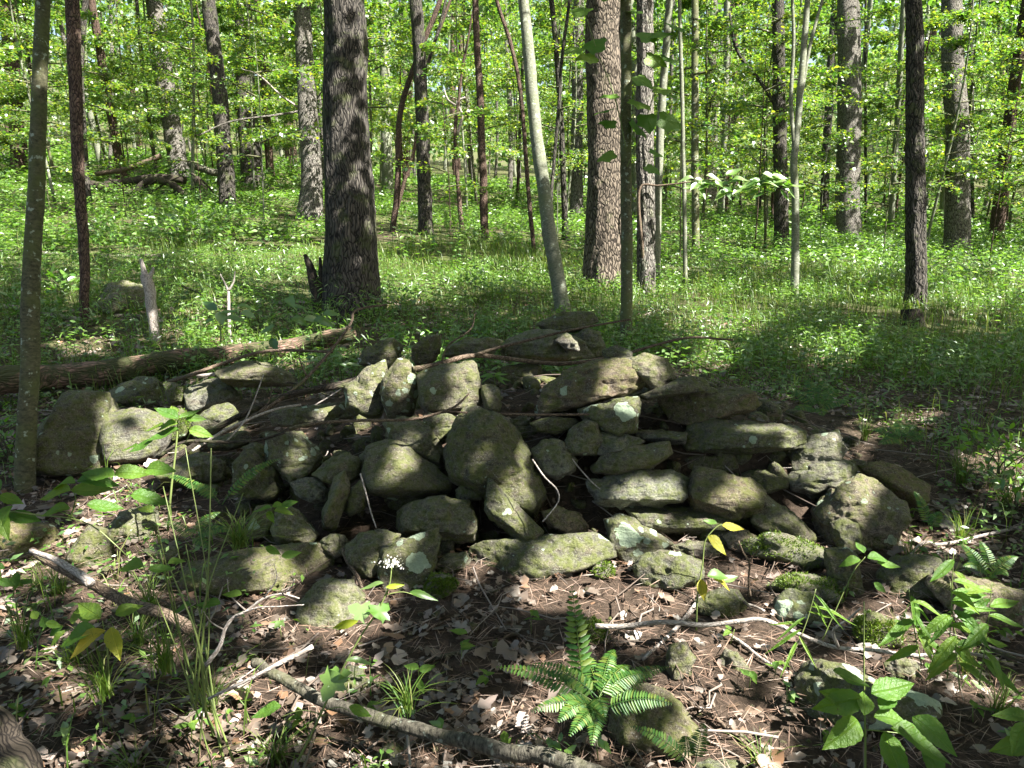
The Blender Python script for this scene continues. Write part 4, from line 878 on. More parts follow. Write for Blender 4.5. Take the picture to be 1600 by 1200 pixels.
def canopy():
    rg = np.random.default_rng(91)
    def litmask(g):
        m = np.zeros(len(g))
        wob = 0.30*np.stack([vnoise(np.c_[g*2.6, np.zeros(len(g))], 5), vnoise(np.c_[g*2.6, np.full(len(g), 9.)], 6)], 1) + 0.14*np.stack([vnoise(np.c_[g*7, np.zeros(len(g))], 7), vnoise(np.c_[g*7, np.full(len(g), 9.)], 8)], 1)
        for c, (a, b) in zip(LG, LR):
            A = np.array([a, b]).T; det = abs(np.linalg.det(A))
            if det < 1e-4: continue
            sc1 = 1 + 0.035/math.sqrt(det); q = (g + wob*min(1, 2.2*math.sqrt(det)) - c) @ np.linalg.inv(A*sc1).T
            m = np.maximum(m, (np.sum(q*q, 1) < 1.15))
        return m > 0
    blocks = []
    # close by: dense, only the mapped gaps and fine flecks let sun through
    n = 150000; g = np.stack([rg.uniform(-7.5, 7.5, n), rg.uniform(-2.0, 10.5, n)], 1); L = rg.uniform(.13, .22, n)
    fl = vnoise(np.c_[g*4.2, np.full(n, 3.)], 21) + .6*vnoise(np.c_[g*1.3, np.full(n, 5.)], 22)
    keep = ~litmask(g) & (fl < 0.95)
    keep |= rg.random(n) < .004
    # thins out beyond the pile
    yb = g[:, 1]-6.6 + 1.2*vnoise(np.c_[g*.5, np.zeros(n)], 30)
    keep &= rg.random(n) < np.clip(1-yb/3.5, .0, 1)
    blocks.append((g[keep], L[keep]))
    n = 150000; g = np.stack([rg.uniform(-30, 34, n), rg.uniform(6, 48, n)], 1); L = rg.uniform(.2, .34, n)
    pat = fbm(np.c_[g*np.array([.28, .5]), np.zeros(n)], 3, 41)*1.6 + .35*fbm(np.c_[g*1.6, np.zeros(n)], 2, 44)
    dark = 0.30 + .012*(g[:, 1]-8) + 0.10*sstep(6, 14, np.abs(g[:, 0]-5))*0
    keep = (pat < -0.02 - dark*.6) | (rg.random(n) < .05)
    keep &= (g[:, 1] > 7.5) | (pat < -.2)
    blocks.append((g[keep], L[keep]))
    n = 22000; g = np.stack([rg.uniform(-16, 16, n), rg.uniform(-14, -2, n)], 1); blocks.append((g, rg.uniform(.3, .5, n)))
    g = np.vstack([b[0] for b in blocks]); L = np.concatenate([b[1] for b in blocks])
    n = len(g); cell = vnoise(np.c_[g*.35, np.zeros(n)], 50)
    h = 9.0 + 1.2*cell + rg.normal(0, .7, n); P = np.c_[g + S[:2]/S[2]*h[:, None], h]
    N = norm(S + rg.normal(0, .45, (n, 3))); D = rg.normal(size=(n, 3)); V, q = kites(P - norm(D)*L[:, None]*.45, D, N, L, L*.78, .1)
    # unseen trees added right of and behind the viewpoint to carry the shading leaves
    outs = [(10.5, 2.5), (7.5, -2.5), (13.5, -1.5), (3.8, -3.0), (11.5, 6.8), (15.5, 3.2), (-1.5, -3.0), (17.5, 9.5), (8.0, -9.0), (0.0, -10.0), (15.0, -7.0)]
    for k, (x, y) in enumerate(outs):
        z = float(Ground(x, y)[0]); nn = 26; s_ = np.linspace(-.3, 13, nn); wob = spline(np.c_[rg.normal(0, .15, (5, 2)), np.zeros(5)], nn)[:, :2]
        Q = np.stack([wob[:, 0], wob[:, 1], s_], 1); parts = [tube(Q, np.linspace(.2, .07, nn), 16, relief=.008, rough=.1, flare=.5)]
        limbs(parts, (Q[nn//2], Q[-1]), .12, rg, 9, 3.5)
        e = empty('tree', (x, y, z)); V_, Fs, A = join(parts); mk('trunk', V_, Fs, M['bark_grey'], e, attr=A)
        tag(e, 'unseen tall tree added beside or behind the viewpoint to cast shade', 'tree', 'unseen shade trees added around the viewpoint'); TREEPOS.append((x, y, e, 13))
    # keep the photo's trunks and the crowns of the frame apart: hand each leaf to the nearest tree
    T = np.array([[a, b] for a, b, _, hh in TREEPOS if hh >= 12]); R = [r for a, b, r, hh in TREEPOS if hh >= 12]
    own = np.zeros(n, int)
    for i in range(0, n, 20000): own[i:i+20000] = ((P[i:i+20000, None, :2]-T[None])**2).sum(2).argmin(1)
    V = V.reshape(n, 4, 3)
    for k, r in enumerate(R):
        m = own == k; c = m.sum()
        if c < 30: continue
        mk('crown', (V[m]-np.array(r.location)).reshape(-1, 3), np.arange(c*4).reshape(-1, 4), M['leaf_high'], r, smooth=False)
canopy()
# ------------------------------------------------------------------ fallen wood
def stick(label, pts, w0, w1, mat='dead_brown', lift=0.03, tA=None, tB=None, cat='branch', name='branch', group='fallen sticks and branches', seg=10, forks=(), rough=.16, relief=0, n=None, broken=False):
    """pts along the stick in the photo; it lies on the ground or the stones at the depth found at its ends"""
    pts = [tuple(p) for p in pts]
    fn = Surf; ts = [hit(px, py, fn) for px, py in pts]
    ts = [min(t, 4.9/rdir(px, py)[1]) if 250 < px < 1250 and 500 < py and pts[0][1] < 760 and t*rdir(px, py)[1] > 5 else t for t, (px, py) in zip(ts, pts)]
    L = np.concatenate([[0], np.cumsum(np.hypot(*np.diff(np.array(pts, float), axis=0).T))])
    a = ts[0] if tA is None else tA; b = ts[-1] if tB is None else tB
    lin = a + (b-a)*L/L[-1]
    tt = lin if tA is not None or tB is not None else np.minimum(np.array(ts), lin+.15)*.6 + np.minimum(lin, np.array(ts)+.05)*.4
    tt = tt - lift*1.2
    P = np.array([W(px, py, t) for (px, py), t in zip(pts, tt)])
    n = n or max(16, int(L[-1]/9)); Q = spline(P, n)
    r = np.linspace(w0, w1, n)*np.linspace(a, b, n)/F/2; rr = np.random.default_rng(int(pts[0][0]+pts[0][1])%999)
    u_ = np.linspace(0, n/11, n); Q += np.stack([vnoise(np.c_[u_, u_*0+kk*7.3, u_*0+pts[0][0]], 3) for kk in range(3)], 1)*r[:, None]*.55*np.minimum(1, np.minimum(np.arange(n), n-1-np.arange(n))/3)[:, None]
    V, Fs, A = tube(Q, r, seg, relief=relief, fr=6, fz=1.4, rough=rough, seed=int(pts[0][0]) % 90)
    root = Q[0].copy(); o = mk(name, V-root, Fs, M[mat], attr=A); o.location = root; tag(o, label, cat, group)
    for fp, f0, f1 in forks:
        k = np.argmin([np.hypot(fp[0][0]-px, fp[0][1]-py) for px, py in pts]); t0 = tt[k]
        P2 = np.array([W(px, py, t0 - .02*i) for i, (px, py) in enumerate(fp)]); Q2 = spline(P2, 12)
        V, Fs, A = tube(Q2, np.linspace(f0, f1, 12)*t0/F/2, 6, rough=.1); mk('twig', V-root, Fs, M[mat], o, attr=A)
    return o
stick('big fallen log with a sunlit pinkish flank behind the left boulders', [(-40,604),(60,594),(200,578),(330,560),(430,546),(500,532),(548,520)], 44, 22, 'log_mossy', .0, cat='log', name='log', group='fallen logs', seg=36, relief=.006, n=110, tA=hit(20,650,G), tB=hit(548,550,G))
stick('long blackened branch sloping across the upper left of the pile', [(238,738),(300,700),(345,668),(400,640),(450,619),(500,605),(545,597),(600,580)], 9, 12, 'dead_dark', .12, tA=3.75, tB=4.5)
stick('bare brown branch rising steeply over the pile toward the oak', [(345,678),(372,665),(400,648),(440,622),(480,590),(520,545),(548,505),(556,484),(604,476)], 7, 3, 'dead_brown', .1, tA=3.8, tB=4.9, forks=[([(400,648),(420,628),(425,600)],3,1),([(480,590),(468,560),(470,540)],3,1)])
stick('dark gently bowed branch lying along the crest of the pile', [(645,577),(690,567),(740,556),(800,561),(870,568),(930,562),(980,552),(1030,538),(1080,527),(1145,531)], 9, 3, 'dead_brown', .1, tA=4.15, tB=4.9, forks=[([(1030,538),(1060,553),(1110,580)],2.5,1),([(740,556),(780,543),(840,528),(900,514),(985,499)],6,3),([(690,567),(700,540),(735,515),(742,490)],3.5,1.5)])
stick('thin dark branch crossing below the squarish upright boulder', [(452,670),(500,661),(560,657),(640,655),(690,643),(715,632),(733,615)], 6, 3, 'dead_brown', .12, tA=3.6, tB=3.75)
stick('straight reddish twig running from the boulder top to the right', [(694,642),(760,646),(850,648),(940,647),(965,642)], 3, 4, 'dead_brown', .1, tA=3.7, tB=3.9)
stick('short grey lichened stick behind the speckled round stone', [(308,588),(350,583),(390,585),(430,594),(455,605)], 6, 6, 'dead_pale', .02)
stick('slender olive stick in front of the sunlit log flank', [(242,603),(300,585),(350,567),(420,548),(520,550)], 6, 4, 'dead_brown', .05)
stick('brown dead stem in the tangle at the left of the pile', [(300,705),(340,680),(380,660),(430,640),(470,632)], 5, 3, 'dead_pale', .14, tA=3.7, tB=4.1)
stick('dark crooked twig beside the tangle of dead branches', [(245,715),(290,690),(350,690),(400,688),(445,676)], 6, 4, 'dead_dark', .12, tA=3.7, tB=3.7)
stick('thin pale twig poking up in the tangle', [(352,692),(380,660),(395,630),(412,585)], 3, 1.5, 'dead_pale', .1, tA=3.8, tB=3.9)
stick('long grey mossy branch across the bottom foreground', [(395,1036),(420,1048),(470,1072),(520,1098),(580,1120),(640,1132),(700,1150),(760,1160),(830,1180),(900,1202),(960,1220)], 14, 26, 'branch_grey', .0, tA=2.32, tB=1.78, seg=22, relief=.002, n=90)
stick('broken branch with a bare splintered end at the left foreground', [(50,860),(90,885),(130,905),(180,928),(240,955),(300,985)], 12, 20, 'dead_brown', .0, tA=2.85, tB=2.48, seg=18, n=50)
stick('splintered pale wood lying at the broken branch end', [(48,860),(80,872),(112,893),(142,912)], 6, 14, 'dead_pale', .05, tA=2.83, tB=2.7)
stick('bleached winding branch across the sunlit litter at the right', [(930,978),(980,978),(1040,972),(1100,976),(1150,970),(1190,968),(1230,982),(1270,1000),(1310,1012),(1370,1016),(1430,1024),(1500,1020),(1560,1030)], 8, 5, 'dead_pale', .03, tA=2.42, tB=2.25, forks=[([(1310,1012),(1302,985),(1325,968),(1345,950)],6,3)], n=70)
stick('straight pale stick crossing under the bleached winding branch', [(1095,935),(1070,965),(1045,990),(1005,1030)], 8, 5, 'dead_pale', .03)
stick('pale stick slanting down through the sunlit litter', [(1130,985),(1160,1005),(1190,1030),(1230,1052)], 6, 5, 'dead_pale', .03)
stick('dark thin branch slanting down to the bottom edge', [(985,1042),(1040,1080),(1100,1110),(1150,1150),(1200,1195),(1230,1225)], 6, 8, 'dead_brown', .03)
stick('sunlit bare forked twig sticking up at the lower left', [(322,1040),(345,1010),(352,985),(365,965),(385,955),(412,935),(440,928),(468,935)], 7, 2, 'dead_pale', .06, tA=2.1, tB=2.15, forks=[([(385,955),(360,930),(355,905)],3,1.5),([(412,935),(432,905),(428,880)],3,1),([(365,965),(400,950),(430,948),(475,945)],4,1.5),([(352,985),(330,972),(318,955)],3,1),([(440,928),(455,918),(460,905)],2,1)])
stick('pale straight stick propped up in the sunny lower left', [(326,1092),(380,1066),(430,1040),(489,1010)], 4, 7, 'dead_pale', .1, tA=1.95, tB=2.0)
stick('short brown stick left of the large fern', [(612,1048),(650,1036),(700,1024),(762,1010)], 8, 6, 'branch_grey', .02)
stick('thin black twig on the bare soil below the overhanging slab', [(625,1010),(660,990),(700,968),(735,965)], 4, 2, 'dead_brown', .02)
stick('grey stick lying over the brown stone at the left edge', [(15,878),(60,862),(95,845),(128,832)], 9, 7, 'dead_brown', .04)
stick('thin forked twig standing in front of the right hand face', [(1172,932),(1169,905),(1170,880),(1160,862),(1154,845)], 4, 2, 'dead_brown', .08, tA=2.75, tB=2.75, forks=[([(1170,880),(1178,868),(1187,856)],3,1)])
stick('pale forked weathered root by the moss capped stone', [(1195,955),(1170,945),(1140,942),(1110,935)], 4, 3, 'dead_pale', .04)
stick('dark stick lying in the dry grass at lower right', [(1440,960),(1480,985),(1530,1010),(1590,1040)], 5, 4, 'dead_dark', .03)
stick('arched dead stem over the slanting rock at the right edge', [(1485,900),(1500,930),(1490,960),(1520,1000),(1600,1035)], 4, 4, 'dead_dark', .08, tA=2.6, tB=2.3)
stick('thin grey twig on the slope right of the big right boulder', [(1395,905),(1440,850),(1480,850),(1600,822)], 4, 5, 'dead_pale', .03)
stick('curved thin root between the shark fin slab and the flat slab', [(535,858),(545,880),(560,905),(570,930),(590,950)], 7, 5, 'dead_brown', .05)
stick('thin hanging root on the left face of the pile', [(563,740),(572,770),(580,800),(588,825)], 2.5, 2, 'dead_pale', .12, tA=3.35, tB=3.25)
stick('looping pale root right of the leaning wedge', [(832,718),(850,745),(870,765),(872,785),(848,815)], 2.5, 2, 'dead_pale', .1, tA=3.4, tB=3.2)
stick('mossy fallen bole cut off by the bottom left corner', [(-90,985),(-50,1040),(-25,1110),(-5,1190),(10,1260)], 62, 72, 'dead_dark', .0, cat='log', name='log', group='fallen logs', seg=30, relief=0, tA=2.1, tB=1.75, n=50)
stick('pale thin log in the grass at the left edge', [(-20,477),(30,482),(70,492),(130,500)], 9, 7, 'dead_pale', .03, cat='log', name='log', group='fallen logs')
stick('dark mossy log behind the moss covered rock and the snag', [(180,496),(260,497),(340,492),(430,498),(520,500)], 10, 9, 'branch_grey', .03, cat='log', name='log', group='fallen logs')
stick('thin pale log lying across the sunny glade at the left', [(-20,394),(90,399),(200,402),(330,402),(450,408)], 7, 8, 'branch_grey', .05, cat='log', name='log', group='fallen logs')
stick('curved dead stem in the grass between the snag and the oak', [(250,448),(280,446),(330,466),(370,490)], 5, 4, 'dead_dark', .05)
stick('dead stick in the grass behind the curved pale tree', [(790,435),(830,405),(850,372),(835,345)], 4, 2, 'dead_pale', .15)
for k_, (bx, by, tx, ty) in enumerate([(60,700,215,640),(20,640,150,655),(230,800,420,760),(290,770,360,640),(560,560,640,600),(70,790,230,760),(100,660,60,800),(480,640,590,560),(410,600,520,620),(250,880,420,845),(560,1010,690,960),(1010,905,1130,985),(1180,1060,1300,985),(1420,900,1560,870),(760,930,900,905),(1250,1170,1420,1150),(620,1180,760,1110),(110,1100,300,1060),(1480,1180,1600,1100),(880,700,960,780),(1050,1000,1130,1130)]):
    mx, my = (bx+tx)/2+8*math.sin(k_*3), (by+ty)/2+12*math.cos(k_*2)
    stick('thin loose twig lying among the stones and litter', [(bx,by),(mx,my),(tx,ty)], 2+k_ % 3*.8, 1.2, ['dead_brown','dead_pale','dead_dark'][k_ % 3], .03, cat='twig', name='twig', group='loose twigs among the stones', seg=6)
prg0 = np.random.default_rng(8)
# heap of old logs round the leaning grey tree
H_ = 'old logs heaped round the leaning grey tree'
tH = hit(290, 312, G)
def hl(lab, pts, w0, w1, mat, dt0=0, dt1=0): stick(lab, pts, w0, w1, mat, 0, tH+dt0, tH+dt1, 'log', 'log', H_, seg=16)
hl('dark log at the front of the heap lying nearly level', [(135,288),(180,300),(240,305),(300,312),(350,322)], 14, 18, 'dead_dark', 0, -.5)
hl('arched black log in the middle of the heap', [(212,312),(222,290),(245,280),(275,290),(295,318)], 12, 10, 'dead_dark', -.4, -.6)
hl('broken log sticking up left of the leaning grey tree', [(150,272),(195,265),(235,252),(252,243)], 7, 9, 'dead_brown', .4, .4)
hl('dark log under the broken upper one on the heap', [(150,292),(200,285),(250,278),(290,282)], 12, 12, 'dead_dark', .2, .2)
hl('black log leaning down the right side of the heap', [(308,280),(320,300),(335,325)], 13, 10, 'dead_dark', -.5, -.8)
hl('low dark log trailing to the right from the heap', [(330,318),(350,325),(385,330)], 12, 6, 'dead_dark', -.6, -.8)
hl('weathered log lying behind the leaning grey tree', [(295,255),(320,262),(345,272)], 10, 12, 'branch_grey', .8, .8)
HL_ = ['thin stick at the left end of the log heap','thin stick poking out beside the arched black log','thin stick crossing the middle of the log heap','thin stick under the broken upper log of the heap','thin stick at the foot of the leaning grey tree','thin stick at the right end of the log heap']
for k_ in range(6):
    a_ = prg0.uniform(-1, 1); x_ = 160+k_*32; y_ = 300+14*prg0.uniform(-1, 1)
    hl(HL_[k_], [(x_-30*math.cos(a_), y_-26*math.sin(a_)), (x_, y_-4), (x_+30*math.cos(a_), y_+26*math.sin(a_))], 4, 2, 'dead_dark', prg0.uniform(-.9, .2), prg0.uniform(-.9, .2))
stick('dark trunk section lying at the far right clearing edge', [(1338,352),(1400,347),(1470,345),(1530,350)], 6, 5, 'dead_dark', .1, cat='log', name='log', group='fallen logs')
stick('dark log on the bank right of the twin stemmed trunk', [(1240,302),(1265,300),(1285,290),(1300,284)], 6, 5, 'dead_dark', .3, cat='log', name='log', group='fallen logs')
stick('log lying in shade at the right edge of the wood', [(1520,370),(1560,368),(1620,372)], 9, 8, 'dead_brown', .1, cat='log', name='log', group='fallen logs')
stick('fallen stem across the grass left of the dark slim trunk', [(1150,440),(1200,438),(1260,432),(1310,428)], 5, 4, 'dead_dark', .08, cat='log', name='log', group='fallen logs')
stick('dead branch lying on the ground behind the sunlit grey trunk', [(845,236),(870,240),(895,247),(925,262)], 5, 8, 'dead_dark', .3, cat='log', name='log', group='fallen logs')

def upright(label, pts, w0, w1, mat, cat='snag', name='snag', seg=14, forks=(), group='standing dead wood', relief=0.004):
    bx, by = pts[0]; t = hit(bx, by, Ground); P = np.array([W(px, py, t) for px, py in pts]); P[0, 2] -= .03
    Q = spline(P, 30); e = empty(name, tuple(P[0]))
    V, Fs, A = tube(Q, np.linspace(w0, w1, 30)*t/F/2, seg, relief=relief, rough=.22, seed=int(bx)); mk('trunk', V-P[0], Fs, M[mat], e, attr=A)
    for fp, f0, f1 in forks:
        Q2 = spline(np.array([W(px, py, t-.01*i) for i, (px, py) in enumerate(fp)]), 10)
        V, Fs, A = tube(Q2, np.linspace(f0, f1, 10)*t/F/2, 6); mk('twig', V-P[0], Fs, M[mat], e, attr=A)
    tag(e, label, cat, group); return e, t
upright('splintered standing snag with a pale base and dark broken top', [(244,532),(238,490),(234,455),(228,430)], 15, 16, 'dead_pale', forks=[([(232,450),(226,428),(220,404)],17,5),([(230,440),(238,425),(240,418)],9,3)])
upright('bare forked pale stem sunlit behind the fallen log', [(359,534),(358,500),(357,470),(357,455)], 6, 4, 'dead_pale', forks=[([(357,455),(350,440),(344,428)],4,2),([(357,455),(365,440),(367,424)],4,2)], relief=0)
upright('short pale dead stem beside the forked one', [(384,532),(384,520),(383,510)], 4, 4, 'dead_pale', relief=0)
upright('jagged shell of a dead stump against the left side of the oak', [(505,492),(494,450),(484,415),(476,398)], 26, 5, 'dead_dark', cat='stump', name='stump', forks=[([(505,480),(502,440),(500,402)],16,4)])
upright('low black stump at the foot of the dark slim trunk', [(1424,508),(1424,500),(1424,484)], 38, 30, 'dead_dark', cat='stump', name='stump', relief=.01)

# ------------------------------------------------------------------ leaf shapes for the plants one can tell apart
def leafmesh(kind, seed=0, mat='herb_b'):
    rg = np.random.default_rng(seed); n = 15; V, Fq = [], []
    if kind in ('ovate', 'lance', 'grass'):
        wd = {'ovate': .52, 'lance': .26, 'grass': .09}[kind]
        for i in range(n):
            t = i/(n-1); wv = wd*(math.sin(PI*t**.80)**1.0*(1-.25*t) if 0 < t < 1 else 0)*.5; z = -.20*t*t + .05*math.sin(t*5+seed)
            fold = .35*wv*(1 + .3*math.sin(7*t+seed)); ser = 1+.09*(i % 2)+.05*math.sin(3*t+seed*2)
            V += [(t, wv*ser, z+fold), (t, wv*.5*ser, z+fold*.4), (t, 0, z), (t, -wv*.5*ser, z+fold*.4), (t, -wv*ser, z+fold)]
        for i in range(n-1):
            for j in range(4): a = i*5+j; Fq.append((a, a+1, a+6, a+5))
        return V, Fq, [], mat
    # lobed leaf (maple, grape): a fan round the petiole
    pts = []
    L = {'maple': [(0,.02),(.05,.30),(-.05,.42),(.22,.36),(.35,.52),(.45,.40),(.52,.22),(.72,.24),(1.0,.0)], 'grape': [(0,.05),(-.08,.28),(.08,.46),(.3,.42),(.45,.50),(.6,.36),(.72,.24),(.85,.16),(1.0,0)],
         'oak': [(0,.02),(.12,.12),(.2,.08),(.3,.24),(.4,.10),(.52,.30),(.62,.12),(.8,.18),(1.0,0)]}[kind]
    half = L; ring = [(x, y) for x, y in half] + [(x, -y) for x, y in half[-2::-1]]
    cz = .3; V.append((.35, 0, 0)); 
    for x, y in ring: V.append((x, y, -.12*x*x + .18*abs(y) - .25*y*y*2 + .03*math.sin(9*x+seed)))
    tr = [(0, i, i+1) for i in range(1, len(ring))] + [(0, len(ring), 1)]
    return V, [], tr, mat
LM = {}
def getleaf(kind, mat, seed=0):
    k = (kind, mat, seed)
    if k not in LM:
        V, q, t, m = leafmesh(kind, seed, mat); o = mk('leaf', np.array(V), [np.array(q).reshape(-1, 4), np.array(t).reshape(-1, 3)], M[mat]); LM[k] = o.data; bpy.data.objects.remove(o)
    return LM[k]
def put(me, parent, root, loc, d, nrm, size, name='leaf'):
    d = norm(np.array(d, float)); nn = np.array(nrm, float); b = norm(np.cross(nn, d)); nn = np.cross(d, b)
    o = bpy.data.objects.new(name, me); C.objects.link(o); o.parent = parent
    m = Matrix(((d[0]*size, b[0]*size, nn[0]*size, loc[0]-root[0]), (d[1]*size, b[1]*size, nn[1]*size, loc[1]-root[1]), (d[2]*size, b[2]*size, nn[2]*size, loc[2]-root[2]), (0, 0, 0, 1)))
    o.matrix_local = m; return o
prg = np.random.default_rng(123)
def plant(name, label, cat, base, stems, leaves, kind='ovate', mat='broad', smat='stem_g', group=None, t=None, parent=None, sw=3):
    """stems: [(points, w)], leaves: (px, py, size, angle in degrees, [kind, mat])"""
    t = t or hit(*base); root = W(*base, t) if parent is None else np.array(parent.location)
    e = parent or empty(name, tuple(root))
    for pts, wd in stems:
        P = np.array([W(p[0], p[1], t - (p[2] if len(p) > 2 else .0)) for p in pts]); Q = spline(P, 16)
        V, Fs, A = tube(Q, np.linspace(wd, wd*.45, 16)*t/F/2, 6, rough=.08); mk('stem', V-root, Fs, M[smat], e, attr=A)
    for lf in leaves:
        px, py, sz, ang = lf[:4]; kd = lf[4] if len(lf) > 4 else kind; mt = lf[5] if len(lf) > 5 else mat
        a = math.radians(ang); s = sz*t/F
        nn = norm(np.array([0, 0, .8]) - FW*.5 + prg.normal(0, .2, 3)); d = RT*math.cos(a) + UP*math.sin(a); d = d - nn*(d@nn)*.9 + prg.normal(0, .08, 3)
        put(getleaf(kd, mt, int(prg.integers(3))), e, root, W(px, py, t - .03 + prg.normal(0, .02)), d, nn, s)
    if parent is None: tag(e, label, cat, group)
    return e
plant('seedling', 'tall arching seedling with broad leaves reaching in from the left edge', 'seedling', (-60,900),
      [([(-60,900),(-40,830),(0,800),(60,805),(110,810),(150,825),(200,870)],4),([(110,810),(118,780),(112,762)],3),([(-30,815),(-10,790),(0,765)],3)],
      [(112,768,62,185),(112,768,60,12),(118,755,48,165),(120,752,60,15),(180,742,58,10),(180,745,60,170),(20,790,40,250),(28,808,40,200),(0,770,38,120),(0,775,40,-30),(15,805,50,-5),(0,800,50,-60),(135,790,52,20),(110,795,45,190),(205,775,60,-25),(230,735,55,-12)], 'ovate', 'broad', t=2.3)
plant('seedling', 'slim seedling with a star of green leaves before the sunlit round boulder', 'seedling', (262,830),
      [([(262,830),(268,760),(275,700),(278,655),(276,640)],4),([(275,700),(290,690),(300,670)],2)],
      [(278,662,34,195),(278,655,40,160),(280,672,52,205),(280,655,36,60),(296,672,38,-10),(290,655,30,15),(275,650,30,100),(258,668,40,170),(240,690,40,200),(215,700,35,150)], 'ovate', 'broad', t=3.3)
st = []
for (bx, by, tx, ty, w_) in [(350,1190,255,760,4),(345,1180,290,850,4),(335,1150,250,860,5),(322,1120,262,880,5),(300,1100,240,800,3),(310,1190,290,700,3),(305,1110,330,700,4),(365,1190,300,990,4),(300,1100,380,770,3),(330,1190,222,880,3)]:
    mx = (bx+tx)/2 + prg.normal(0, 10); st.append(([(bx,by),(mx,(by+ty)/2,prg.normal(0,.04)),(tx,ty,prg.normal(0,.08))], w_))
plant('shrub', 'clump of bare green stalks rising through the lower left foreground', 'shrub', (330,1190), st,
      [(225,885,48,175),(232,890,40,10),(345,945,40,170),(378,930,30,190),(300,945,32,200),(240,800,30,150),(262,880,25,30),(415,855,26,-20),(440,870,30,20)], 'ovate', 'broad', t=2.05)
plant('seedling', 'seedling with broad spotted yellowing leaves at the lower left', 'seedling', (170,1080),
      [([(170,1080),(168,1020),(160,970)],4)],
      [(158,968,58,140,'ovate','broad'),(152,985,68,200,'ovate','broad'),(165,985,58,250,'ovate','broad_y'),(175,980,52,-65,'ovate','broad_y'),(150,965,40,170,'ovate','broad'),(180,960,40,30,'ovate','broad')], t=2.05)
fl = plant('wildflower', 'sunlit white flowered plant leaning in front of the shark fin slab', 'wildflower', (465,1190),
      [([(465,1190),(490,1140),(520,1075),(560,1000),(590,955),(608,915),(612,885)],4),([(600,930),(630,925),(660,935)],2),([(575,975),(550,975),(525,985)],2),([(500,1115),(470,1110),(440,1120)],2),([(500,1112),(530,1105),(548,1112)],2)],
      [(528,1050,48,250,'maple','herb'),(512,1060,38,20,'maple','herb'),(585,965,40,60,'maple','herb'),(578,960,42,150,'maple','herb'),(560,970,50,200,'lance','herb_y'),(640,925,45,-15,'lance','herb'),(600,912,40,175,'lance','herb'),(602,918,36,5,'lance','herb_y'),(440,1105,48,200,'ovate','broad'),(545,1105,38,-10,'ovate','broad'),(540,1032,44,5,'lance','herb')], t=2.0)
P = np.array([W(612+prg.normal(0,9), 880+prg.normal(0,4), 2.0+prg.normal(0,.015)) for _ in range(110)])
V, q = kites(P, prg.normal(size=(110,3)), prg.normal(size=(110,3)), .006, .004); o = mk('flower_head', V-np.array(fl.location), q, M['petal'], fl)
plant('seedling', 'broad leaved plant with toothed leaves in the lower right corner', 'seedling', (1352,1230),
      [([(1352,1230),(1352,1150),(1350,1050),(1350,940)],4),([(1352,1150),(1300,1160),(1270,1165)],2),([(1352,1140),(1400,1145),(1430,1150)],2)],
      [(1345,1090,75,190),(1335,1100,60,165),(1340,1125,78,205),(1350,1118,50,80),(1365,1120,62,-5),(1390,1140,95,-55),(1380,1145,80,-80),(1425,1120,70,-50),(1360,1085,80,10),(1300,1050,58,-15),(1440,1170,60,-70),(1375,1110,55,60)], 'ovate', 'broad', t=1.72)
plant('seedling', 'drooping seedling with a yellow green leaf before the right hand face', 'seedling', (1088,985),
      [([(1088,985),(1090,930),(1098,880),(1102,845),(1120,823),(1130,820)],3)],
      [(1106,838,38,-62,'ovate','broad_y'),(1128,822,34,-20,'ovate','broad_y'),(1120,818,22,150,'ovate','herb'),(1095,905,32,-70,'ovate','broad_y'),(1105,900,38,10,'ovate','herb'),(1115,905,34,-20,'ovate','broad_y'),(1128,910,30,20,'ovate','herb')], t=2.6)
plant('seedling', 'small seedling with three leaves over the triangular stone', 'seedling', (392,835),
      [([(392,835),(400,812),(418,800),(425,795)],2.5)], [(425,795,30,165),(425,792,28,40),(428,798,30,0),(418,800,22,-60),(440,790,25,15)], 'ovate', 'broad', t=2.9)
plant('creeper', 'five fingered creeper leaf beside the squarish upright boulder', 'creeper', (775,625),
      [([(775,625),(774,605),(772,588)],2.5)], [(772,588,28,165),(772,588,26,30),(772,588,28,-5),(772,588,28,-80),(772,588,24,-40),(772,588,24,200)], 'lance', 'herb_b', t=4.3)
plant('creeper', 'creeping seedling growing over the branches right of the oak foot', 'creeper', (505,590),
      [([(505,590),(510,570),(520,560)],2.5)], [(500,565,30,170),(515,560,30,20),(525,568,28,-10),(510,575,26,200),(540,570,26,10),(490,572,24,190)], 'lance', 'herb', t=4.6)
plant('seedling', 'leafy twig before the crest stones near the oak', 'seedling', (430,560),
      [([(430,560),(425,520),(440,490),(450,470)],2.5),([(425,520),(450,505),(490,500)],2)],
      [(440,490,30,150),(445,480,32,30),(455,498,30,-20),(475,500,30,20),(490,500,34,-15),(430,510,28,200),(450,465,30,-60),(425,530,30,-70),(505,492,26,10)], 'ovate', 'herb', t=5.6)
plant('seedling', 'sunlit young shoot beside the bare forked stem', 'seedling', (345,535),
      [([(345,535),(344,505),(340,485)],3)], [(342,488,32,-70),(345,490,30,-20),(340,485,30,150),(350,500,34,0),(335,500,30,200),(370,480,30,30),(378,488,26,-30)], 'ovate', 'herb', t=6.2)
plant('seedling', 'three leaved seedling by the short brown stick', 'seedling', (655,1085),
      [([(655,1085),(655,1060),(652,1040)],2)], [(655,1045,26,160),(655,1048,26,20),(655,1060,24,-70),(730,990,28,170)], 'ovate', 'broad', t=2.1)
plant('seedling', 'twining seedling beside the lichened stones at lower right', 'seedling', (1285,910),
      [([(1285,1000),(1330,900),(1352,870)],2)], [(1345,875,34,180),(1355,872,36,10),(1370,880,34,-10),(1350,865,26,90),(1365,910,24,-40)], 'ovate', 'broad', t=2.5)
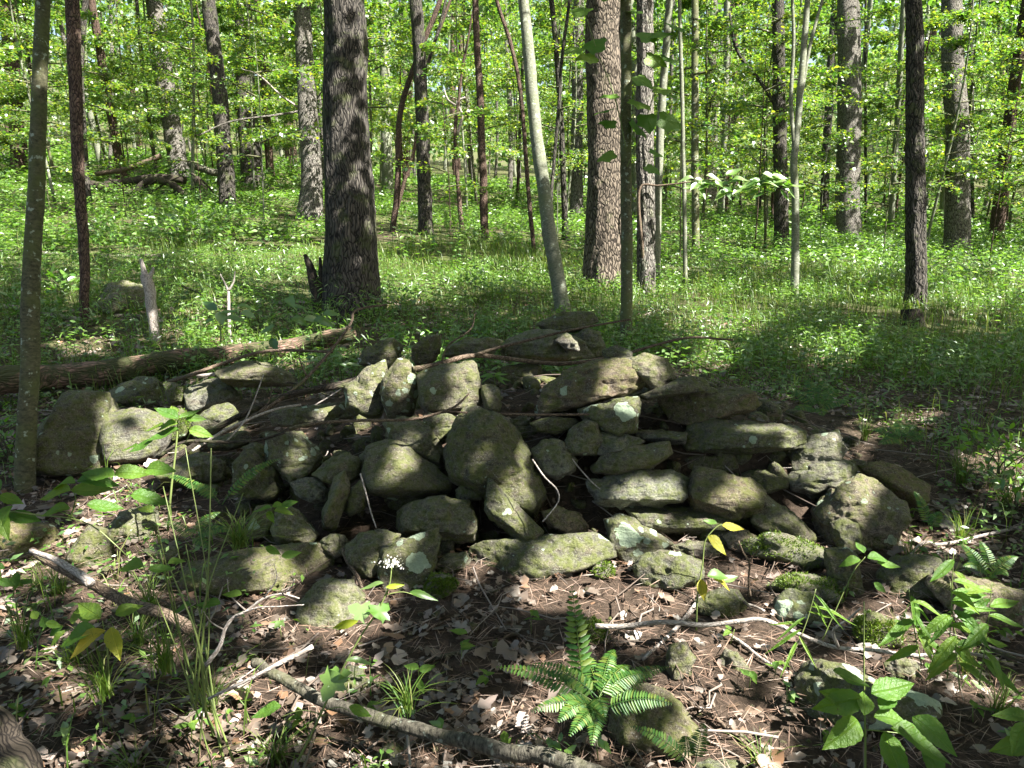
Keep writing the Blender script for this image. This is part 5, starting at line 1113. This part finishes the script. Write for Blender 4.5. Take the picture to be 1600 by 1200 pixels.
plant('seedling', 'leaf on a bent stem cut by the right edge near the bottom', 'seedling', (1625,1210),
      [([(1625,1210),(1615,1150),(1600,1130)],3)], [(1600,1130,60,240),(1610,1125,50,160),(1605,1165,60,200)], 'ovate', 'broad', t=1.75)
for (bx, by, t_, lab) in [(200,700,None,'low plant with rounded leaves left of the slim seedling'),(20,935,2.3,'ground ivy like plant at the left edge'),(85,1010,2.1,'broad leaved weed left of the yellowing seedling')]:
    plant('seedling', lab, 'seedling', (bx, by), [([(bx,by),(bx+3,by-25)],2.5)], [(bx+prg.normal(0,22), by-25+prg.normal(0,12), prg.uniform(22,34), prg.uniform(0,360)) for _ in range(7)], 'ovate', 'broad', t=t_)
# seedlings one can pick out in the litter
k = 0
for bx, by in [(110,1180),(215,1150),(300,1165),(440,1000),(470,1150),(575,1140),(690,1170),(760,1080),(790,1190),(860,1190),(720,1040),(830,990),(935,1190),(1140,1010),(1170,1080),(1230,1110),(1290,1165),(1400,990),(1450,1070),(1520,1130),(1560,1000),(1500,870),(1420,820),(1380,690),(1480,640),(1250,640),(1330,620),(1100,660),(60,960),(30,1130),(180,905),(410,820),(1210,1060),(1570,1160),(10,640),(30,660),(70,630)]:
    t_ = hit(bx, by, Ground); e = empty('seedling', tuple(W(bx, by, t_))); root = np.array(e.location)
    h = prg.uniform(.04, .10); V, Fs, A = tube([root*0, [prg.normal(0,.01), prg.normal(0,.01), h]], [.002, .0015], 5); mk('stem', V, Fs, M['stem_g'], e, attr=A)
    for j in range(int(prg.integers(3, 6))):
        a = prg.uniform(0, 6.28); put(getleaf('ovate', 'broad' if k % 3 else 'herb', j % 3), e, root, root+[0, 0, h*prg.uniform(.6, 1)], [math.cos(a), math.sin(a), .25], [prg.normal(0,.2), prg.normal(0,.2), 1], prg.uniform(.03, .055))
    tag(e, 'tiny few leaved seedling sprouting from the litter', 'seedling', 'tiny seedlings in the litter'); k += 1
# right hand stalks with bamboo like leaves
sl = []
for bx, by, lean, hh in [(1480,1060,10,200),(1500,1080,-15,170),(1440,1040,-20,120),(1530,1070,20,160),(1235,1030,40,110)]:
    lv = []
    for j in range(9): f = .25+.75*j/9; lv.append((bx+lean*f, by-hh*f, prg.uniform(45,75), prg.choice([200,-20,-70,235,15,-50])+prg.normal(0,12)))
    plant('grass_stalk', {1480:'tall bamboo leaved grass stalk by the moss mound',1500:'drooping bamboo leaved stalk right of the tall one',1440:'short bamboo leaved stalk beside the moss mound',1530:'bamboo leaved stalk nearest the right edge',1235:'long leaved grass stalk over the bleached branch'}[bx], 'grass', (bx, by), [([(bx,by),(bx+lean*.6,by-hh*.5),(bx+lean,by-hh)],2.5)], lv, 'lance' if bx != 1235 else 'grass', 'broad', t=2.15, group='bamboo leaved stalks at the right')
# leaves hanging from the saplings
ol = find('straight olive sapling'); tt_ = (np.array(ol.location)-CAM) @ FW
plant('', '', '', (0,0), [([(978,230),(960,150),(930,70),(905,-10)],2),([(980,260),(1005,200),(1030,120),(1050,60)],2)],
   [(px, py, sz, an, 'grape') for px, py, sz, an in [(930,90,34,200),(945,70,38,170),(905,75,34,230),(1000,60,36,20),(1020,55,34,-30),(1010,90,36,-20),(1035,90,30,10),(995,120,34,-60),(1020,140,36,-10),(1000,160,40,250),(965,150,30,190),(960,170,34,200),(985,190,40,-30),(1030,185,40,-10),(1010,180,36,-80),(960,240,30,200),(1015,235,26,-20),(985,20,30,60),(1045,40,34,20),(920,20,36,150),(955,0,34,90),(1010,260,26,-50),(962,195,28,160),(1040,150,26,30)]], 'grape', 'broad', t=tt_-.1, parent=ol)
fu = find('furrowed trunk standing'); tf = (np.array(fu.location)-CAM) @ FW - .4
plant('', '', '', (0,0), [([(1080,284),(1130,280),(1190,285),(1238,290)],2)], [(1080+prg.uniform(0,160), 284+prg.normal(0,9), prg.uniform(18,28), prg.choice([-20,200,15,170,-60])+prg.normal(0,15)) for _ in range(46)], 'ovate', 'herb', t=tf, parent=fu)
# ------------------------------------------------------------------ ferns
def frond(e, root, P0, P1, lift, wid, npair, mat='fern', side=None):
    P0, P1 = np.array(P0), np.array(P1); mid = (P0+P1)/2 + [0, 0, lift]; n = 28
    s = np.linspace(0, 1, n)[:, None]; Q = (1-s)**2*P0 + 2*s*(1-s)*mid + s*s*P1; L = np.linalg.norm(P1-P0)
    T = norm(np.gradient(Q, axis=0)); view = norm(CAM-mid); nrm = norm(np.array([0, 0, .75]) + view*.6)
    B = norm(np.cross(T, nrm)); N = np.cross(B, T)
    f = np.linspace(.14, .985, npair); Pi = np.stack([np.interp(f, s[:, 0], Q[:, k]) for k in range(3)], 1); Bi = np.stack([np.interp(f, s[:, 0], B[:, k]) for k in range(3)], 1)
    Ti = np.stack([np.interp(f, s[:, 0], T[:, k]) for k in range(3)], 1); Ni = np.stack([np.interp(f, s[:, 0], N[:, k]) for k in range(3)], 1)
    wl = wid*np.minimum(1, .45+f*2.6)*np.clip((1.03-f)/.6, 0, 1)**.75; sp = L*(f[1]-f[0])
    Vs, qs, o = [], [], 0
    for sg in (1, -1):
        D = Bi*sg + Ti*.32 + prg.normal(0, .05, Bi.shape) - Ni*.12
        V, q = kites(Pi, D, Ni+prg.normal(0, .12, Ni.shape), wl*prg.uniform(.92, 1.05, npair), np.minimum(sp*.92, wl*.5), .18, six=True); Vs.append(V); qs.append(q+o); o += len(V)
    V, Fs, A = tube(Q, np.linspace(.0016, .0006, n), 4, cap=False); Vs.append(V); qs.append(Fs[0]+o)
    mk('frond', np.vstack(Vs)-root, np.vstack(qs), M[mat], e)
def fern(label, base, t, fr, wid, npair=20):
    root = W(*base, t); e = empty('fern', tuple(root))
    for (px, py, dt, lift) in fr: frond(e, root, root + prg.normal(0, .006, 3), W(px, py, t+dt), lift, wid*prg.uniform(.85, 1.1), npair)
    tag(e, label, 'fern', 'ferns around the pile'); return e
fern('largest fern spreading its fronds at the bottom middle', (935,1100), 1.98, [(775,1042,.05,.05),(822,1040,.1,.07),(868,1045,.2,.06),(830,1112,-.12,.04),(872,1128,-.15,.05),(925,1165,-.2,.05),(945,1120,-.15,.05),(985,1040,.15,.06),(1018,1055,.1,.06),(1050,1100,-.02,.05),(1045,1042,.22,.05),(960,1015,.22,.07),(905,1020,.25,.07),(890,1150,-.2,.04)], .036, 22)
fern('single tall fern frond standing upright behind the largest fern', (912,1075), 2.05, [(893,915,.0,.01)], .042, 16)
fern('low fern with two fronds at the bottom edge near the dark mossy boulder', (1080,1195), 1.78, [(985,1135,.05,.04),(1070,1150,.15,.03),(1100,1130,.1,.03)], .028, 20)
fern('fern behind the moss topped slab on the right', (1278,640), 4.6, [(1235,612,.1,.06),(1258,585,.2,.05),(1290,590,.15,.05),(1312,608,0,.05),(1325,628,-.1,.04),(1240,640,-.1,.04),(1285,650,-.2,.04)], .05, 18)
fern('fern among the grass right of the pile', (1412,690), 3.95, [(1365,672,.1,.05),(1400,655,.2,.05),(1432,662,.1,.05),(1445,680,0,.04),(1372,695,-.1,.04)], .045, 18)
fern('fern frond curling up beside the reddish brown stone', (1455,830), 3.0, [(1428,768,.05,.05),(1470,800,0,.03)], .03, 20)
fern('fern at the right edge in the sunlit litter', (1545,900), 2.8, [(1500,850,.1,.04),(1530,845,.1,.04),(1590,870,0,.04),(1575,900,-.1,.04),(1505,885,-.05,.04)], .03, 18)
fern('fern frond arching over the knobbly greenish stone', (345,785), 2.95, [(442,716,.15,.08),(252,742,.1,.06),(300,760,.0,.05)], .03, 24)
fern('fern deeper in the left stalks', (300,840), 2.7, [(345,800,.1,.04),(360,830,0,.04),(255,815,.05,.04),(330,860,-.05,.03)], .028, 18)

# ------------------------------------------------------------------ grass tufts one can tell apart
def tuft(label, base, n, hh, spread, t=None, wd=.0035):
    t = t or hit(*base, Ground); root = W(*base, t); e = empty('grass_tuft', tuple(root)); Vs, qs, o = [], [], 0
    for k in range(n):
        a = prg.uniform(0, 6.28); L = hh*prg.uniform(.6, 1.2); out = spread*prg.uniform(.2, 1.2); ns = 6; s = np.linspace(0, 1, ns)
        C_ = np.stack([math.cos(a)*out*s**1.6, math.sin(a)*out*s**1.6, L*s*(1-.45*s*s*min(1.2, out/hh))], 1) + np.array([prg.normal(0,.012), prg.normal(0,.012), 0])
        side = np.array([-math.sin(a), math.cos(a), 0])*wd; ww = (1-s**2)[:, None]*.5
        V = np.stack([C_+side*ww, C_-side*ww], 1).reshape(-1, 3); i = np.arange(ns-1)*2
        Vs.append(V); qs.append(np.stack([i, i+1, i+3, i+2], 1)+o); o += len(V)
    b = mk('blades', np.vstack(Vs), np.vstack(qs), M['grass'], e); b['kind'] = 'stuff'; tag(e, label, 'grass', 'grass tufts near the pile')
for lab, base, n, hh, sp, t in [('fine leaved grass clump hanging over the wide flat slab', (375,855), 110, .16, .20, 2.75), ('thin grass tuft left of the largest fern', (635,1110), 40, .13, .13, 2.0), ('grass tuft under the yellowing seedling', (165,1090), 60, .2, .14, 2.05),
    ('grass tuft at the lower left edge', (40,1010), 40, .18, .16, 2.2), ('grass tuft among the left stalks', (260,1050), 60, .2, .16, 2.1), ('grass drooping over the fallen log', (215,590), 50, .3, .25, None), ('lush grass behind the sunlit log flank', (320,545), 70, .3, .3, None),
    ('sparse grass by the bamboo leaved stalks', (1400,1010), 40, .16, .14, None), ('grass tuft on the slope above the slanting rock', (1500,850), 50, .22, .16, None), ('grass along the right edge above the fern', (1570,800), 60, .25, .2, None),
    ('dry yellowish grass at the right of the moss mound', (1510,1050), 50, .15, .14, None), ('grass tuft at the bottom left', (210,1210), 40, .12, .14, None), ('short grass at the bottom right', (1190,1200), 30, .12, .1, None), ('grass tuft in the left litter', (110,1040), 40, .14, .12, None), ('wispy grass between the broken branch and the wide flat slab', (235,960), 70, .2, .18, None), ('wispy grass at the foot of the bare green stalks', (330,1120), 60, .22, .16, None),
    ('fine grass left of the bare green stalks', (215,1010), 60, .2, .18, None), ('grass leaning over the broken branch end', (95,930), 50, .2, .18, None), ('bright grass at the bottom centre left', (430,1190), 50, .13, .16, None), ('grass by the twin fern fronds at the right', (1480,930), 60, .2, .18, None),
    ('grass tuft below the big sunlit right boulder', (1420,880), 50, .18, .14, None), ('long grass on the slope right of the reddish brown stone', (1500,760), 70, .3, .22, None), ('grass tuft right of the moss topped slab', (1350,690), 60, .22, .2, None), ('grass at the right edge near the bent stem leaf', (1560,1120), 50, .16, .14, None), ('grass beside the dark pyramid stone', (60,920), 30, .14, .12, None)]:
    tuft(lab, base, n, hh, sp, t)

# ------------------------------------------------------------------ what nobody could count
def onground(n, rg, r0, r1, amax=.72, pw=1.0):
    a = rg.uniform(-amax, amax, n); r = np.sqrt(r0*r0 + (r1*r1-r0*r0)*rg.random(n)**pw); return r*np.sin(a), r*np.cos(a)
def litter():
    rg = np.random.default_rng(3); n = 40000
    x, y = onground(n, rg, 1.2, 9.5, .85, 1.25)
    p = Pl(x, y); keep = (p < .03) | (rg.random(n) < .28); x, y = x[keep], y[keep]
    dn = n2(x, y, .9, 2, 9); k2 = rg.random(len(x)) < np.clip(.62+.9*dn, .2, 1); x, y = x[k2], y[k2]; n = len(x)
    P = np.stack([x, y, Ground(x, y)+rg.uniform(.004, .03, n)+.012*n2(x, y, 5, 2, 3)], 1)
    a = rg.uniform(0, 6.28, n); D = np.stack([np.cos(a), np.sin(a), rg.normal(0, .25, n)], 1); N = np.stack([rg.normal(0, .45, n), rg.normal(0, .45, n), np.ones(n)], 1)
    L = rg.uniform(.018, .05, n)+(rg.random(n) < .3)*rg.uniform(.01, .055, n)
    # curled leaf with a wavy, lobed outline: 8 rim points round a raised middle
    D = norm(D); B = norm(np.cross(N, D)); N_ = np.cross(D, B); curl = rg.uniform(-.35, .5, n)
    out = [(0, .0), (.18, .22), (.36, .13), (.55, .30), (.78, .16), (1, 0), (.8, -.2), (.55, -.28), (.38, -.12), (.16, -.24)]
    Vs = [P + D*L[:, None]*.5 + N_*(curl*L*.10)[:, None]]
    for u, v in out:
        u_ = u + rg.normal(0, .05, n); v_ = v*rg.uniform(.7, 1.4, n)
        Vs.append(P + D*(L*u_)[:, None] + B*(L*v_)[:, None] + N_*((curl*(np.abs(v_)*1.3+(u_-.5)**2*1.5) + rg.normal(0, .04, n))*L)[:, None])
    V = np.stack(Vs, 1).reshape(-1, 3); o = np.arange(n)[:, None]*11; k = len(out)
    F_ = np.concatenate([np.stack([o[:, 0], o[:, 0]+1+i, o[:, 0]+1+(i+1) % k], 1) for i in range(k)])
    ob = mk('leaf_litter', V, F_, M['litter'], smooth=False); tag(ob, 'brown and pinkish dead leaves covering the forest floor', kind='stuff')
    n = 48000; x, y = onground(n, rg, 1.2, 8, .85, 1.3); p = Pl(x, y); keep = (p < .03) | (rg.random(n) < .5); x, y = x[keep], y[keep]; n = len(x)
    P = np.stack([x, y, Ground(x, y)+rg.uniform(.004, .035, n)], 1); a = rg.uniform(0, 6.28, n)
    V, q = kites(P, np.stack([np.cos(a), np.sin(a), rg.normal(0, .12, n)], 1), rg.normal(0, .3, (n, 3))+[0, 0, 1], rg.uniform(.03, .13, n), rg.uniform(.0014, .0035, n), .03, .5)
    ob = mk('straw_litter', V, q, M['straw'], smooth=False); tag(ob, 'thin dry straw and needles scattered in the litter', kind='stuff')
    parts = []; tw = []
    for k in range(1100):
        x, y = onground(1, rg, 1.4, 7.5, .8, 1.2); x, y = x[0], y[0]; L = rg.uniform(.08, .5); a = rg.uniform(0, 6.28); s = np.linspace(-.5, .5, 5)
        X = x+math.cos(a)*L*s+rg.normal(0, .012, 5); Y = y+math.sin(a)*L*s+rg.normal(0, .012, 5)
        Z = Ground(X, Y); Z = np.maximum(Z, np.linspace(Z[0], Z[-1], 5)) + rg.uniform(.01, .05); r = rg.uniform(.0015, .005)
        V, Fs, A = tube(np.stack([X, Y, Z], 1), np.linspace(r, r*.5, 5), 5, cap=False); parts.append((V, [Fs[0]], A))
    V, Fs, A = join(parts); ob = mk('twig_litter', V, Fs, M['twig_litter'], attr=A); tag(ob, 'small broken twigs strewn over the ground', kind='stuff')
litter()
def pebbles():
    rg = np.random.default_rng(15); U0, Fc = None, None; bm = bmesh.new(); bmesh.ops.create_icosphere(bm, subdivisions=2, radius=1.0)
    U0 = np.array([v.co[:] for v in bm.verts]); Fc = np.array([[v.index for v in f.verts] for f in bm.faces]); bm.free()
    n = 900; x, y = onground(n, rg, 1.3, 6, .8); Vs, Fs = [], []
    for k in range(n):
        s_ = rg.uniform(.004, .014)*(2 if rg.random() < .08 else 1); V = U0*rg.uniform(.6, 1.2, 3)*s_*(1+.18*rg.normal(size=(len(U0), 1))); Vs.append(V+[x[k], y[k], float(Ground(x[k], y[k])[0])+s_*.3]); Fs.append(Fc+k*len(U0))
    ob = mk('pebbles', np.vstack(Vs), np.vstack(Fs), M['rock']); ob.color = (.2, 0, .6, 1); tag(ob, 'small pebbles and nuts scattered over the bare soil', kind='stuff')
pebbles()
def cover():
    rg = np.random.default_rng(12); Vs, o = [], 0; Qs = []
    def band(n, r0, r1, L0, L1, hmax, wr, tilt, pw=1.0, thr=0.0, fpile=True, ms=.8):
        n = int(n*1.2); x, y = onground(n, rg, r0, r1, .92, pw)
        dn = fbm(np.stack([x*ms, y*ms, x*0], 1), 3, 61)+.3*fbm(np.stack([x*.2, y*.2, x*0], 1), 2, 64); k = (dn > thr-.04+rg.normal(0, .08, n))
        if r0 < 7: k &= (Pl(x, y) < .02) & ((y > 5.9+.5*dn-.5*(x > 0)) | (rg.random(n) < .10+.30*(x > 1.6)+.30*(x < -.9)))
        x, y, dn = x[k], y[k], dn[k]; m = len(x)
        h = hmax*np.clip(.35+1.3*(dn-thr), .15, 1.3)*rg.random(m)**.8
        P = np.stack([x, y, Ground(x, y)+.01+h], 1)
        a = rg.uniform(0, 6.28, m); D = np.stack([np.cos(a), np.sin(a), rg.normal(0, tilt, m)], 1); N = rg.normal(0, .45, (m, 3))+[0, 0, 1]
        L = rg.uniform(L0, L1, m); return kites(P, D, N, L*rg.uniform(.7, 1.2, m), L*wr, .2)
    B = [band(70000, 5.2, 14, .025, .06, .24, .42, .3, thr=.05), band(52000, 5.2, 15, .05, .11, .34, .15, .6, ms=.5), band(85000, 14, 30, .07, .14, .42, .5, .3, ms=.4), band(60000, 30, 62, .16, .30, .7, .6, .3, ms=.2), band(42000, 1.6, 7.5, .02, .05, .14, .4, .3)]
    V = np.vstack([b[0] for b in B]); ob = mk('ground_cover', V, np.arange(len(V)).reshape(-1, 4), M['herb'], smooth=False); tag(ob, 'low leafy weeds and seedlings carpeting the forest floor', kind='stuff')
    # grass: three part blades bending over
    n = 54000; x, y = onground(n, rg, 1.7, 15, .92, .80); dn = fbm(np.stack([x*.7, y*.7, x*0+4], 1), 3, 71)
    k = (dn > -.08+rg.normal(0, .12, n)) & (Pl(x, y) < .02) & ((y > 5.4) | ((x > 1.7) & (y > 2.6) & (rg.random(n) < .6)) | ((x < -.6) & (rg.random(n) < .6)) | (rg.random(n) < .08)); x, y = x[k], y[k]; n = len(x)
    P = np.stack([x, y, Ground(x, y)-.01], 1); a = rg.uniform(0, 6.28, n); d = np.stack([np.cos(a), np.sin(a), a*0], 1); sd = np.stack([-np.sin(a), np.cos(a), a*0], 1)
    L = rg.uniform(.10, .32, n)*(.8+.03*y); wd = rg.uniform(.003, .0065, n)*(.75+.045*y); ln = rg.uniform(.1, .7, n); z = np.array([0, 0, 1.])
    c = [P, P+d*(L*ln*.25)[:, None]+z*(L*.5)[:, None], P+d*(L*ln*.75)[:, None]+z*(L*(.85-.2*ln))[:, None], P+d*(L*ln*1.3)[:, None]+z*(L*(1-.55*ln))[:, None]]
    w_ = (sd*wd[:, None]*.5)
    V = np.stack([c[0]+w_, c[0]-w_, c[1]+w_, c[1]-w_, c[2]+w_*.8, c[2]-w_*.8, c[3]], 1).reshape(-1, 3); o = np.arange(n)[:, None]*7
    ob = mk('grass', V, [np.vstack([o+[0, 1, 3, 2], o+[2, 3, 5, 4]]), o+[4, 5, 6]], M['grass'], smooth=False); tag(ob, 'thin green stiltgrass growing between the trees', kind='stuff')
cover()
def weeds():
    # leafy clumps: a few stems, each carrying whorls of leaves
    rg = np.random.default_rng(44); Pc, Dc, Nc, Lc = [], [], [], []; Sv = []
    for n, r0, r1, hm, ls, nl in [(4600, 5.2, 12, .34, .062, 9), (4400, 12, 24, .5, .10, 8), (3200, 24, 42, .7, .17, 8), (1800, 1.7, 6, .13, .030, 6)]:
        x, y = onground(n, rg, r0, r1, .92); dn = fbm(np.stack([x*.45, y*.45, x*0+9], 1), 3, 81)
        k = (dn > -.1+rg.normal(0, .15, n)) & (Pl(x, y) < .02) & ((y > 5.9) | (r1 < 7)); x, y = x[k], y[k]; m = len(x); h = hm*rg.uniform(.4, 1.2, m)
        z = Ground(x, y); ln = rg.normal(0, .18, (m, 2))*h[:, None]
        for j in range(nl):
            f = .3+.7*(j+rg.random(m)*.6)/nl; a = j*2.4+rg.uniform(0, 1, m); d = np.stack([np.cos(a), np.sin(a), rg.normal(.1, .25, m)], 1)
            Pc.append(np.stack([x+ln[:, 0]*f, y+ln[:, 1]*f, z+h*f], 1)+d*.012); Dc.append(d); Nc.append(rg.normal(0, .35, (m, 3))+[0, 0, 1]); Lc.append(ls*rg.uniform(.7, 1.3, m)*(1.25-.6*f))
        w0 = .0018*(1+r0/8); b0 = np.stack([x, y, z], 1); t0 = b0+np.c_[ln, h]; sx = np.array([w0, 0, 0]); Sv.append(np.stack([b0-sx, b0+sx, t0+sx*.5, t0-sx*.5], 1).reshape(-1, 3))
    L = np.concatenate(Lc); V, q = kites(np.vstack(Pc), np.vstack(Dc), np.vstack(Nc), L, L*.5, .22, six=True)
    Vs = np.vstack(Sv); V = np.vstack([V, Vs]); q = np.vstack([q, np.arange(len(Vs)).reshape(-1, 4)+len(V)-len(Vs)])
    ob = mk('weeds', V, q, M['herb'], smooth=False); tag(ob, 'knee high leafy weeds growing in patches across the wood', kind='stuff')
weeds()
# shrubs of big pale sunlit leaves in the glade at the left, and leafy ones at the right
def bush(label, base, r, hgt, n, ls, mat='herb'):
    t = hit(*base, Ground); root = W(*base, t); rg = np.random.default_rng(int(base[0])); e = empty('shrub', tuple(root))
    P = rg.normal(0, 1, (n, 3)); P = norm(P)*rg.random((n, 1))**.45*[r, r, hgt*.5] + [0, 0, hgt*.55]
    V, q = kites(P, norm(P*[1, 1, .3])+rg.normal(0, .5, (n, 3)), rg.normal(0, .4, (n, 3))+[0, -.2, 1], rg.uniform(.7, 1.2, n)*ls, rg.uniform(.4, .6, n)*ls, .2, six=True)
    f = mk('foliage', V, q, M[mat], e, smooth=False)
    for k in range(6):
        V, Fs, A = tube(spline([[0, 0, -.03], [rg.normal(0, r*.25), rg.normal(0, r*.25), hgt*.4], [rg.normal(0, r*.6), rg.normal(0, r*.6), hgt*.9]], 8), np.linspace(.006, .002, 8), 5); mk('stem', V, Fs, M['bark_olive'], e, attr=A)
    tag(e, label, 'shrub', 'low shrubs in the undergrowth')
for a in [('pale sunlit shrub left of the dark leaning trunk', (268,372), .55, .55, 170, .11), ('pale sunlit shrub in the middle of the glade', (305,390), .6, .7, 220, .11), ('pale sunlit shrub below the dark leaning trunk', (352,375), .5, .7, 170, .10), ('leafy weed beside the crooked brown sapling', (155,372), .45, .5, 110, .1),
          ('bright leafy shrub at the right edge above the slope', (1555,755), .26, .36, 110, .055, 'herb_b'), ('leafy plant at the right edge below the bright leafy shrub', (1590,800), .22, .3, 90, .055), ('leafy weed at the left edge near the dark log', (40,500), .35, .35, 90, .09), ('weed with broad leaves behind the left boulders', (95,475), .4, .35, 60, .12),
          ('green weed growing beside the big left boulder', (15,720), .18, .25, 60, .06, 'herb_b'), ('leafy clump right of the oak foot', (620,500), .3, .35, 120, .06), ('leafy clump under the slim reddish trunk', (735,470), .45, .4, 140, .07), ('shrub in front of the dark trunk with the side branch', (1150,380), .6, .6, 150, .1), ('low shrub left of the tall sunlit grey trunk', (1395,440), .5, .4, 130, .08), ('low shrub at the right behind the dark slim trunk', (1545,440), .6, .5, 150, .09)]:
    bush(*a)

def nearest(objs, what):
    STN = []
    for o in C.objects:
        if o.get('category') == 'stone' and len(o['label'].split()) <= 16-len(what.split())-3:
            c = o.location; dz = (np.array(c)-CAM); t = dz@FW; STN.append((800+F*c.x/t, 600-F*(dz@UP)/t, o['label']))
    seen = set()
    for o in objs:
        dz = np.array(o.location)-CAM; t = dz@FW; px, py = 800+F*dz[0]/t, 600-F*(dz@UP)/t
        for sx, sy, lb in sorted(STN, key=lambda a: (a[0]-px)**2+(a[1]-py)**2):
            rel = ('right of' if px > sx else 'left of') if abs(px-sx) > abs(py-sy) else ('just below' if py > sy else 'just above')
            l = '%s %s the %s' % (what, rel, lb)
            if l not in seen: seen.add(l); o['label'] = l; break
nearest([o for o in C.objects if o.get('group') == 'tiny seedlings in the litter'], 'tiny seedling')
nearest([o for o in C.objects if o.get('group') == 'loose twigs among the stones'], 'loose twig')
